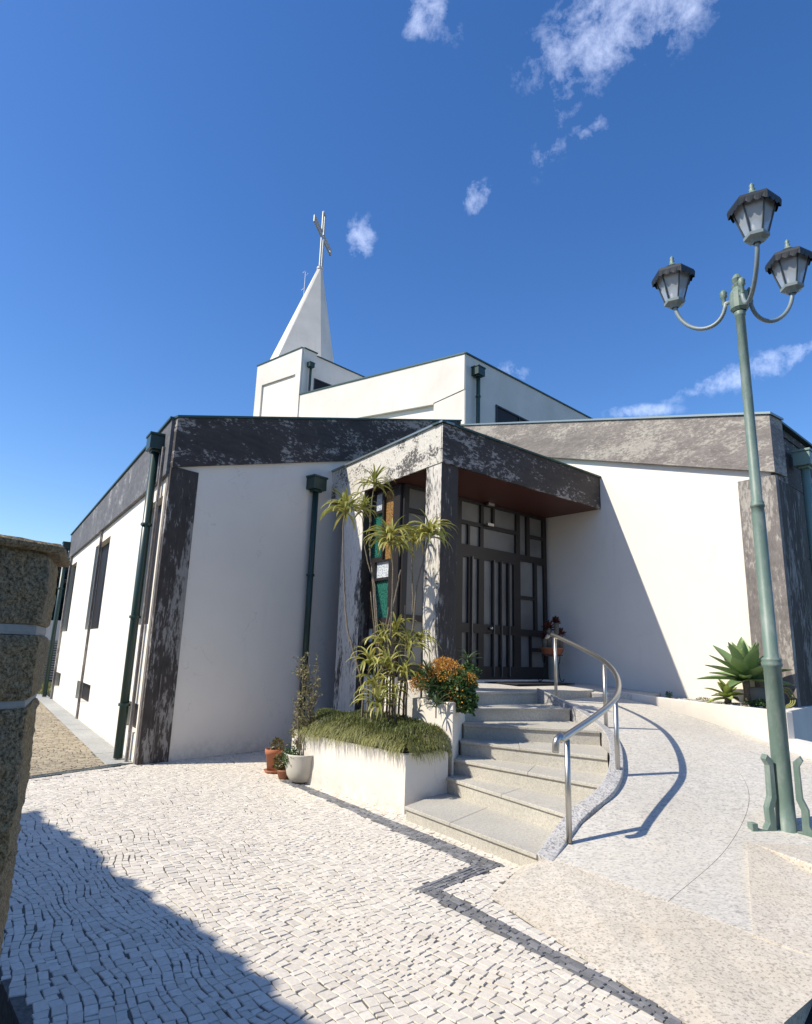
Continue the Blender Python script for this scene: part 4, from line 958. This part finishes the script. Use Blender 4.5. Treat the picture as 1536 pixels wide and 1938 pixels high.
cane([(738, 1022, 8.2), (743, 1063, 8.2), (741, 1165, 8.25), (735, 1230, 8.3), (733, 1290, 8.3)], 'cane plant with full arching crown in front of the green glass', 58, 1.12)
cane([(783, 1022, 8.5), (780, 1060, 8.5), (781, 1150, 8.5), (777, 1230, 8.45), (757, 1310, 8.4)], 'straight cane plant just left of the canopy column', 26, .85)
cane([(812, 1012, 8.3), (802, 1056, 8.3), (788, 1114, 8.3), (780, 1198, 8.3), (765, 1300, 8.3)], 'cane plant leaning right with its crown in front of the canopy column', 56, 1.08)
cane([(758, 1078, 8.4), (752, 1110, 8.4), (742, 1155, 8.4), (732, 1200, 8.4), (726, 1290, 8.3)], 'bare broken cane without leaves among the leafy canes', 0)
low = [(700, 1255, 8.2, .9, 'low arching rosette at the left foot of the canes'), (722, 1215, 8.4, .95, 'young cane plant crown low in the middle of the clump'), (748, 1195, 8.5, .9, 'young cane crown half way up, left of centre'), (772, 1225, 8.3, .95, 'upright young crown in front of the column foot'),
       (795, 1215, 8.5, .8, 'young crown nearest the canopy column shadow'), (735, 1262, 8.1, .9, 'dense low rosette in the heart of the clump'), (764, 1275, 8.0, .8, 'low rosette right of the clump centre'), (707, 1300, 8.0, .9, 'spreading rosette rising out of the grass mound'), (715, 1335, 7.85, .95, 'lowest rosette arching over the grass mound'), (745, 1310, 7.95, .7, 'small rosette at the base of the bundled canes')]
for x, y, Y, s_, lb in low:
    cane([(x, y, Y), (x+random.uniform(-4, 6), y+22, Y)], lb, 26, s_*.98, group=None)
for k, (x, w_) in enumerate(((708, 'leftmost'), (724, 'second from the left'), (736, 'third from the left'), (748, 'fourth from the left'), (764, 'rightmost'))):
    cane([(x+(-6, 10, -12, 12, 2)[k], 1120+k*29 % 90, 8.3), (x+3, 1230, 8.3), (x+(14, 2, 6, -6, -8)[k], 1310, 8.25)], 'thin bare upright cane, '+w_+' of the five leafless ones in the bundle', 0, rad=.009, group='thin bare canes in the planter')
# mondo grass mound
def blades(n, seed, xyz, length, droopdir, tints, w=.004, segs=4):
    r = np.random.default_rng(seed); V = []; T = []
    t_ = np.linspace(0, 1, segs+1)
    az = r.uniform(0, 2*np.pi, n); out = np.stack([np.cos(az), np.sin(az)], -1)*.55+droopdir+r.normal(0, .12, (n, 2))
    ln = np.maximum(np.linalg.norm(out, axis=1), 1e-3); od = out/ln[:, None]; sd = np.stack([-od[:, 1], od[:, 0]], -1)
    L = length*r.uniform(.7, 1.2, n); k = np.clip(ln, .3, 1.3)
    hor = (L*k)[:, None]*(t_**1.0)[None]*.72; ver = L[:, None]*(1.25*t_-1.75*k[:, None]*t_**2)*.72
    ww = w*(1-t_**2*.8)
    C_ = np.zeros((n, segs+1, 3)); C_[:, :, 0] = xyz[:, None, 0]+od[:, None, 0]*hor; C_[:, :, 1] = xyz[:, None, 1]+od[:, None, 1]*hor; C_[:, :, 2] = xyz[:, None, 2]+ver
    S3 = np.concatenate([sd, np.zeros((n, 1))], 1)[:, None, :]*ww[None, :, None]
    V = np.stack([C_-S3, C_+S3], 2).reshape(n, -1, 3)
    base = np.arange(segs)*2; q = np.stack([base, base+1, base+3, base+2], -1)
    Fq = (q[None]+(np.arange(n)*(segs+1)*2)[:, None, None]).reshape(-1, 4)
    return V.reshape(-1, 3), Fq, np.repeat(np.clip(tints, 0, 1), (segs+1)*2)
def fastmesh(name, V, Fq, m, tint, parent=None, kind='stuff'):
    org = ROOT[parent.name] if parent is not None else np.zeros(3)
    me = bpy.data.meshes.new(name); me.vertices.add(len(V)); me.vertices.foreach_set('co', (V-org).reshape(-1)); me.loops.add(Fq.size); me.loops.foreach_set('vertex_index', Fq.reshape(-1).astype(np.int32))
    me.polygons.add(len(Fq)); me.polygons.foreach_set('loop_start', np.arange(0, Fq.size, Fq.shape[1])); me.update(calc_edges=True); me.shade_flat(); me.materials.append(m)
    o = bpy.data.objects.new(name, me); COL.objects.link(o); o.parent = parent
    if kind: o['kind'] = kind
    set_tint(o, tint); return o
gp = [tuple(Q0-nl_*.022-dl*.022), tuple(Q1-nl_*.03-dl*.022), (.35, 8.0), (-.1, 8.9), (-.9, 9.3), tuple(QL+nl_*.25-dl*.05), tuple(QL-nl_*.022-dl*.16)]
xs = RNG.uniform(-1.6, .8, 60000); ys = RNG.uniform(6.8, 9.6, 60000); ok = inpoly(xs, ys, gp); xs, ys = xs[ok][:30000], ys[ok][:30000]
dd_ = ((xs-Q0[0])*nl_[0]+(ys-Q0[1])*nl_[1]); de = ((xs-Q0[0])*dl[0]+(ys-Q0[1])*dl[1])
edge = np.minimum(dd_, de)+.022
hm = .575+.19*np.clip(edge/.30, 0, 1)**.42+.025*np.sin(xs*9+ys*4)+.02*np.sin(ys*13-xs*5)
wv = np.clip(1-edge/.30, 0, 1)
dr = np.where((dd_ < de)[:, None], -nl_[None], -dl[None])*wv[:, None]*1.25
tn_ = .25+.62*wv*RNG.uniform(.4, 1.2, len(xs))+RNG.normal(0, .16, len(xs))
V_, F_, T_ = blades(len(xs), 3, np.stack([xs, ys, hm], -1), .115, dr, tn_, .0034, 5)
o = fastmesh('mondo_grass', V_, F_, GRASSM, T_); tag(o, 'thick mound of drooping mondo grass spilling over the white planter', None, kind='stuff')
obj('mound', prism([tuple(np.array(p)*.94+np.array([-.25, 8.2])*.06) for p in gp], .5, .60), mat('grass_core', (.03, .035, .012), .95), PT)
# leaf cloud helper
def leafcloud(c, rad, n, size, seed, shape=None, squash=1., up=.3):
    r = np.random.default_rng(seed); d = r.normal(0, 1, (n, 3)); d /= np.linalg.norm(d, axis=1)[:, None]
    rr = r.uniform(.25, 1, n)**.45; lump = 1+.22*np.sin(d[:, 0]*5+seed)*np.cos(d[:, 1]*4.3)+.12*np.sin(d[:, 2]*9+d[:, 0]*7)
    p = np.array(c)+d*np.array(rad)*(rr*lump)[:, None]
    a = r.normal(0, 1, (n, 3))+d*.8; a /= np.linalg.norm(a, axis=1)[:, None]; b = np.cross(a, r.normal(0, 1, (n, 3))); b /= np.linalg.norm(b, axis=1)[:, None]
    s = size*r.uniform(.6, 1.3, n)[:, None]
    V = np.stack([p-a*s, p-b*s*.5, p+a*s, p+b*s*.5], 1).reshape(-1, 3); Fq = np.arange(4*n).reshape(-1, 4)
    return V, Fq, np.repeat(np.clip(r.normal(.5, .25, n), 0, 1), 4), p
# orange flowering shrub
SH = thing('flowering_shrub', 'round shrub with small orange flowers and dark green leaves on the white block', 'shrub', (.62, 7.9, 1.07))
Vs, Fs, Ts = [], [], []; off = 0
cs = [(pl(868, 1300, (0, 7.75), 90), (.22, .24, .20), 3200, .024), (pl(885, 1325, (0, 7.65), 90), (.12, .14, .15), 1500, .026), (pl(815, 1285, (0, 7.9), 90), (.20, .2, .14), 1500, .022), (pl(830, 1312, (0, 7.7), 90), (.13, .14, .09), 800, .022), (pl(885, 1272, (0, 8.), 90), (.14, .16, .12), 900, .02)]
for i, (c, rd, n, s_) in enumerate(cs):
    a, b, t_, _ = leafcloud(c, rd, n, s_, 11+i); Vs.append(a); Fs.append(b+off); Ts.append(t_); off += len(a)
fastmesh('foliage', np.concatenate(Vs), np.concatenate(Fs), FOL, np.concatenate(Ts), SH)
Vs, Fs, Ts = [], [], []; off = 0
cs = [(pl(845, 1268, (0, 7.72), 90), (.22, .20, .15), 1300, .011), (pl(838, 1256, (0, 7.85), 90), (.15, .14, .09), 900, .009), (pl(878, 1285, (0, 7.7), 90), (.15, .16, .10), 900, .010), (pl(792, 1293, (0, 7.8), 90), (.13, .13, .11), 900, .010), (pl(808, 1270, (0, 7.95), 90), (.12, .14, .09), 500, .009), (pl(865, 1318, (0, 7.6), 90), (.2, .15, .14), 260, .010)]
for i, (c, rd, n, s_) in enumerate(cs):
    a, b, t_, _ = leafcloud(c, rd, n, s_, 31+i); Vs.append(a); Fs.append(b+off); Ts.append(t_); off += len(a)
fastmesh('flowers', np.concatenate(Vs), np.concatenate(Fs), FLOW, np.concatenate(Ts), SH)
SPK = [leafmesh('spiky_leaf', strap(5, L, w, a0, cu, .35), m_rand('spiky_leaf_green', (.06, .10, .04), (.12, .17, .07), .5, .15) if i == 0 else bpy.data.materials['spiky_leaf_green']) for i, (L, w, a0, cu) in enumerate(((.20, .022, 75, 60), (.22, .022, 45, 50), (.20, .02, 20, 50)))]
for x, y, Y, lb in ((808, 1272, 7.75, 'spiky grey-green plant above the left orange flowers'), (825, 1335, 7.5, 'spiky plant hanging over the front of the white block'), (884, 1252, 8., 'spiky shoots rising behind the orange flowers'), (812, 1302, 7.6, 'spiky plant left of the dark leaves')):
    c = pl(x, y, (0, Y), 90); r_ = thing('spiky_plant', lb, 'plant', tuple(c)); leaves(r_, c, 22, SPK, 1., name='leaf', zr=.03)
    obj('stem', tube([(c[0], c[1], c[2]-.14), tuple(c)], .008, 6), CANE, r_)
# pots
def pot(name, label, c, prof, m, soil_z=None, cat='plant pot'):
    r_ = thing(name, label, cat, (c[0], c[1], c[2])); obj('pot_body', lathe(prof, c, 32), m, r_, smooth=True)
    if soil_z: obj('soil', lathe([(0, soil_z[1]), (soil_z[0], soil_z[1])], c, 24), SOIL, r_)
    return r_
c1 = pz(513, 1464); tp1 = pot('terracotta_pot', 'tall terracotta pot on a saucer by the planter corner', (c1[0], c1[1]+.06, 0), [(0, .03), (.070, .03), (.098, .23), (.112, .235), (.116, .30), (.102, .30), (.098, .27), (.088, .22), (.0, .22)], TERRA, (.098, .265))
obj('saucer', lathe([(0, .004), (.09, .004), (.118, .04), (.110, .04), (.085, .014), (0, .014)], (c1[0], c1[1]+.06, 0), 28), TERRA, tp1, smooth=True)
c2_ = pz(535, 1475); tp2 = pot('terracotta_bowl', 'small low terracotta bowl in front of the tall terracotta pot', (c2_[0], c2_[1]+.03, 0), [(0, .0), (.058, .0), (.088, .09), (.098, .095), (.10, .115), (.09, .115), (.08, .085), (0, .08)], TERRA, (.088, .105))
c3 = pz(566, 1484); C3 = (c3[0]+.01, c3[1]+.10, 0)
tp3 = pot('white_pot', 'big rounded off-white pot with pinched rim against the planter', C3, [(0, .0), (.08, .0), (.15, .035), (.188, .10), (.205, .18), (.212, .26), (.225, .325), (.232, .345), (.21, .345), (.195, .31), (0, .30)], POTW, (.178, .315))
# plant in the terracotta pots
def bush(name, label, c, rad, n, size, m, seed, cat='plant', stems=0, stemh=.2):
    r_ = thing(name, label, cat, (c[0], c[1], c[2]-rad[2])); V, Fq, T, p = leafcloud(c, rad, n, size, seed); fastmesh('foliage', V, Fq, m, T, r_)
    mb = MB()
    for k in range(stems):
        a = random.uniform(0, 6.28); mb.add(tube([(c[0]+.02*math.cos(a), c[1]+.02*math.sin(a), c[2]-rad[2]-stemh), (c[0]+rad[0]*.5*math.cos(a), c[1]+rad[1]*.5*math.sin(a), c[2])], .004, 5))
    if stems: obj('stems', mb.vf, CANE, r_)
    return r_
JADE = m_attr('jade_leaf', (.06, .075, .02), (.22, .15, .05), .5, 30, .15)
bush('potted_succulent', 'reddish green leafy succulent filling the small terracotta bowl', (c2_[0]-.01, c2_[1]+.03, .21), (.13, .12, .12), 620, .022, JADE, 51, stems=7, stemh=.06)
bush('potted_herb', 'sparse leafy plant in the tall terracotta pot', (c1[0]+.05, c1[1]+.04, .35), (.10, .09, .10), 260, .020, JADE, 52, stems=5, stemh=.08)
bush('trailing_plant', 'trailing green plant hanging over the rim of the white pot', (C3[0]-.13, C3[1]-.09, .31), (.11, .10, .13), 480, .020, FOL, 53, stems=3, stemh=.02)
SS = thing('slender_shrub', 'tall thin half-dry shrub growing from the white pot', 'shrub', (C3[0], C3[1], .31))
mb = MB(); LV = []
tops_ = [(585, 1238, 0), (600, 1262, 0), (565, 1262, 0), (592, 1300, 0), (572, 1250, 0), (556, 1340, 0), (604, 1300, 0), (580, 1290, 0), (553, 1385, 1), (612, 1390, 1)]
for k, (x, y, lw_) in enumerate(tops_):
    tpnt = pl(x, y, (0, C3[1]+random.uniform(-.1, .25)), 90); b_ = np.array([C3[0]+random.uniform(-.06, .08), C3[1]+random.uniform(-.05, .06), .31])
    midp = b_*.55+tpnt*.45+np.array([random.uniform(-.05, .05), random.uniform(-.05, .05), 0]); line = spline([b_, midp, tpnt], 8); mb.add(tube(line, [.007*(1-.7*i/len(line)) for i in range(len(line))], 6))
    for j in range(26):
        q = line[random.randint(5, len(line)-1)]; e_ = q+np.array([random.uniform(-.09, .09), random.uniform(-.09, .09), random.uniform(-.01, .16)]); mb.add(tube([q, e_], .0022, 3))
        for _ in range(9): LV.append(q+(e_-q)*random.uniform(.1, 1.1)+np.array([random.gauss(0, .012) for _ in range(3)]))
obj('stems', mb.vf, CANE, SS)
LV = np.array(LV); n = len(LV); a = RNG.normal(0, 1, (n, 3)); a /= np.linalg.norm(a, axis=1)[:, None]; b = np.cross(a, RNG.normal(0, 1, (n, 3))); b /= np.linalg.norm(b, axis=1)[:, None]
s_ = RNG.uniform(.009, .020, n)[:, None]; V_ = np.stack([LV-a*s_, LV-b*s_*.5, LV+a*s_, LV+b*s_*.5], 1).reshape(-1, 3)
fastmesh('foliage', V_, np.arange(4*n).reshape(-1, 4), DRYL, np.repeat(RNG.uniform(0, 1, n), 4), SS)
# agave
def broad(n=8, L=.55, w=.13, a0=60, curl=25, fold=.35):
    v = []; f = []; x = z = 0.; a = R(a0)
    for i in range(n+1):
        t_ = i/n; ww = w*((.45+.55*math.sin(math.pi*min(1, t_*.95+.12))) if t_ < .55 else max(.012, (1-((t_-.55)/.45)**1.6)*.98))
        v += [(x, -ww/2, z+ww*fold*.5), (x, -ww/4, z+ww*fold*.12), (x, 0, z), (x, ww/4, z+ww*fold*.12), (x, ww/2, z+ww*fold*.5)]
        a -= R(curl)/n; x += L/n*math.cos(a); z += L/n*math.sin(a)
    for i in range(n):
        for k in range(4): f.append((i*5+k, i*5+k+1, i*5+k+6, i*5+k+5))
    m_ = len(v); v += [(p[0], p[1], p[2]-.008) for p in v]; f += [tuple(j+m_ for j in g[::-1]) for g in f]
    return v, f
def rosette(name, label, c, n, L, w, m, rng=(80, -8), trunk=0., cat='plant', curl=28, group=None):
    r_ = thing(name, label, cat, (c[0], c[1], c[2]-trunk), group)
    ms = [leafmesh('rosette_leaf', broad(8, L*k, w, 0, curl, .4), m) for k in (1., .88, .76)]; org = ROOT[r_.name]
    for k in range(n):
        u = k/(n-1); el = rng[0]+(rng[1]-rng[0])*u; o = bpy.data.objects.new('leaf', ms[min(2, int((1-u)*3)) if u < .3 else 0]); COL.objects.link(o); o.parent = r_
        o.location = (0, 0, trunk+(1-u)*.06); o.rotation_mode = 'XYZ'; o.rotation_euler = (random.uniform(-.15, .15), -R(el+random.uniform(-6, 6)), k*2.399+random.uniform(-.2, .2)); s = random.uniform(.85, 1.1); o.scale = (s, s, s)
    if trunk: obj('stem', tube([(c[0], c[1], c[2]-trunk-.02), (c[0]+.01, c[1], c[2]-trunk/2), (c[0], c[1], c[2]+.03)], [.05, .045, .05], 10), CANE, r_, smooth=True)
    return r_
def onsoil(x, d): return pl(x, 1320, R0+outn(R0, HR)*d, HR)
ga = onsoil(1412, .42)
rosette('agave', 'large green agave with broad pointed leaves on a short trunk, behind the lamp', (ga[0], ga[1]-.02, 1.05+.33), 34, .62, .185, LEAFG, (90, -6), .33, curl=6)
gb = onsoil(1376, .50)
rosette('rosette_plant', 'small light green rosette below and left of the agave', (gb[0], gb[1], 1.12), 18, .30, .10, LEAFL, (80, 5), .05)
gc = onsoil(1434, .30)
pot('grey_pot', 'plain grey pot standing behind the agave trunk', (gc[0], gc[1], 1.03), [(0, 0), (.12, 0), (.15, .26), (.13, .26), (0, .24)], m_plaster('grey_pot_clay', (.22, .21, .18), .2))
bush('small_weed', 'tiny dark weed on the shaded end of the curved planter', (*onsoil(1266, .22)[:2], 1.10), (.05, .05, .05), 90, .016, FOL, 71)
bush('small_weed', 'low green weeds at the foot of the agave', (*onsoil(1440, .5)[:2], 1.09), (.22, .10, .05), 420, .018, FOL, 72)
bush('small_weed', 'dry tuft in the planter just right of the shadow edge', (*onsoil(1330, .25)[:2], 1.07), (.12, .06, .03), 120, .014, DRYL, 73)
q = onsoil(1487, .35); Hs = thing('garden_hose', 'coiled yellow-green garden hose standing by the right column', 'hose', (q[0], q[1], 1.05))
for k in range(3):
    cc_ = [(q[0]+(.13-.02*k)*math.cos(a)*.9, q[1]+.02*k+.02*math.sin(a*3), 1.18-.01*k+(.13-.02*k)*math.sin(a)) for a in np.linspace(0, 6.2, 28)]
    obj('coil', tube(cc_, .009, 7), mat('hose_green', (.22, .22, .05), .5) if k == 0 else bpy.data.materials['hose_green'], Hs, smooth=True)
# pebbles
n = 900; pb = R0[None]+hv(HR)[None]*RNG.uniform(-.1, 2.2, (n, 1))+outn(R0, HR)[None]*(.06+RNG.uniform(0, 1, (n, 1))**1.5*.5)
pv = []; pf = []; base = np.array(box((0, 0, 0), (1, 1, .6))[0]); bf = np.array(box((0, 0, 0), (1, 1, 1))[1])
sz_ = RNG.uniform(.015, .045, n); PV = base[None]*sz_[:, None, None]*RNG.uniform(.7, 1.2, (n, 8, 1))+np.concatenate([pb, np.full((n, 1), 1.04)], 1)[:, None, :]
o = fastmesh('pebbles', PV.reshape(-1, 3), (bf[None]+8*np.arange(n)[:, None, None]).reshape(-1, 4), PEB, np.repeat(RNG.uniform(0, 1, n), 8)); tag(o, 'white pebbles scattered on the soil of the curved planter', None)
# potted aeonium on an iron stand by the door
ab = np.array([2.86, 11.75]); zb_ = pl(1045, 1243, (0, ab[1]), 90)[2]; ax = pl(1045, 1243, (0, ab[1]), 90)[0]; ab[0] = ax
IS = thing('plant_stand', 'thin wrought iron plant stand against the wall beside the doors', 'plant stand', (*ab, 1.17)); IRON = mat('black_iron', (.02, .03, .03), .5)
for k in range(3):
    a = R(30+120*k); d_ = np.array([math.cos(a), math.sin(a)]); P = lambda r_, z_: (ab[0]+d_[0]*r_, ab[1]+d_[1]*r_, z_)
    obj('leg', tube(spline([P(.19, zb_+.05), P(.17, zb_-.1), P(.15, 1.5), P(.17, 1.25), P(.24, 1.185), P(.27, 1.23)], 6), .008, 7), IRON, IS, smooth=True)
obj('ring', tube([(ab[0]+.18*math.cos(a), ab[1]+.18*math.sin(a), zb_+.03) for a in np.linspace(0, 6.283, 25)], .008, 6), IRON, IS)
pot('hanging_bowl', 'round terracotta bowl carried by the iron stand near the doors', (ab[0], ab[1], zb_), [(0, 0), (.12, .01), (.175, .06), (.20, .13), (.21, .135), (.21, .16), (.19, .16), (.17, .12), (0, .11)], TERRA, (.185, .13))
for x, y, rr_, lb in ((1038, 1192, .16, 'largest dark red succulent head in the bowl by the doors'), (1060, 1203, .13, 'dark red succulent head at the right of the bowl'), (1030, 1210, .12, 'lower left dark red succulent head in the bowl by the doors'), (1052, 1180, .11, 'topmost small dark red succulent head over the bowl')):
    c = pl(x, y, (0, ab[1]+random.uniform(-.08, .08)), 90); rosette('red_succulent', lb, (c[0], c[1], c[2]), 22, rr_, .055, LEAFR, (80, 0), max(.02, c[2]-zb_-.13), curl=-15)

# ------------------------------------------------------------------ background on the left
TR = bpy.data.objects
hz_ = []
o = obj('hill', ([(-200, 60, -.1), (40, 60, -.1), (60, 140, 14), (-60, 150, 22), (-220, 140, 26)], [(0, 1, 2, 3, 4)]), HILLG, kind='structure'); o['label'] = 'wooded hillside behind the church'
def at_bg(x, y, Y): return pl(x, y, (0, Y), 90)
trees = [(112, 1062, 58, 4.5, 'dark conifer on the hill just right of the pillar'), (128, 1074, 62, 4., 'dark round tree on the hill next to the far downpipe'), (96, 1085, 55, 4., 'dark tree on the hill partly behind the pillar'), (140, 1095, 66, 5., 'dark tree on the hill hidden by the church corner')]
for k, (x, y, Y, w_, lb) in enumerate(trees):
    tq = at_bg(x, y, Y); T = thing('hill_tree', lb, 'tree', (tq[0], tq[1], 0), 'dark trees on the hillside'); h_ = tq[2]
    obj('trunk', tube([(tq[0], tq[1], -.1), (tq[0], tq[1], h_*.8)], [.3, .12], 8), CANE, T)
    V, Fq, Tn, _ = leafcloud((tq[0], tq[1], h_*.55), (w_*.6, w_*.6, h_*.46), 3500, .38, 90+k); fastmesh('crown', V, Fq, HILLM, Tn, T)
gy = 26.; g0 = at_bg(60, 1212, gy); g1 = at_bg(125, 1212, gy); LVG = thing('louvred_screen', 'dark slatted metal screen at the far end of the side path', 'screen', ((g0[0]+g1[0])/2, gy, 0))
zg0 = at_bg(85, 1287, gy)[2]; zg1 = at_bg(90, 1212, gy)[2]; ns_ = 16
obj('panel', ([(g0[0]-2, gy+.1, 0), (g1[0], gy+.1, 0), (g1[0], gy+.1, zg1), (g0[0]-2, gy+.1, zg1)], [(0, 1, 2, 3)]), mat('screen_dark', (.03, .035, .04), .6), LVG)
for k in range(ns_):
    z = zg0+(zg1-zg0)*k/ns_; obj('slat', box(((g0[0]-2+g1[0])/2, gy, z+.04), (g1[0]-g0[0]+2, .08, (zg1-zg0)/ns_*.5)), bpy.data.materials.get('slat_grey') or mat('slat_grey', (.16, .17, .18), .5), LVG)
zw = at_bg(95, 1173, gy)[2]
o = obj('boundary_wall', box(((g0[0]-2+g1[0])/2, gy+.6, zw/2), (g1[0]-g0[0]+2, .3, zw)), m_plaster('old_grey_render', (.30, .31, .32), .2)); tag(o, 'pale rendered boundary wall above the dark slatted screen', 'wall')
n = 5000; gx = RNG.uniform(-14.5, -10.2, n); gyy = RNG.uniform(20.5, 25.8, n)
V_, F_, T_ = blades(n, 5, np.stack([gx, gyy, np.zeros(n)], -1), .35, np.zeros((n, 2)), RNG.uniform(.3, 1, n), .012, 3)
o = fastmesh('grass_patch', V_, F_, GRASSM, T_); tag(o, 'rough dry grass at the far end of the side path', None)

# ------------------------------------------------------------------ neighbouring house behind the photographer (casts the shade in the corner)
nn_ = np.array([.731, .682]); td = np.array([.682, -.731]); hh = 4.2
NH = thing('neighbour_house', 'stone house with tiled eaves standing behind the viewer', 'house', (-3, -4, 0))
cst = 2.0-hh/math.tan(R(SUN_EL))*float(nn_@hv(SUN_AZ))
q = [nn_*(cst-.35)+td*(-9), nn_*(cst-.35)+td*10, nn_*(cst-6)+td*10, nn_*(cst-6)+td*(-9)]
fixn(obj('wall', prism([tuple(p) for p in q], -.1, hh-.12), m_plaster('old_house_render', (.16, .15, .14), .2), NH))
rf = MB(); v = []; ntile = 64
for k in range(ntile*4+1):
    t_ = -9+19*k/(ntile*4); ph = (k % 4)/4; dz = .025*math.sin(2*math.pi*k/4/1.)+.022*math.sin(t_*3.1)+.02*math.sin(t_*7.7+1)+.012*math.sin(t_*17); ov = .012*math.sin(t_*5+2)
    a = nn_*(cst+ov)+td*t_; b = nn_*(cst-3.2)+td*t_; v += [(*a, hh+dz), (*b, hh+1.3+dz), (*a, hh+dz-.08)]
f = []
for k in range(ntile*4): f += [(k*3, k*3+3, k*3+4, k*3+1), (k*3+2, k*3+5, k*3+3, k*3)]
obj('roof', (v, f), TERRA, NH)
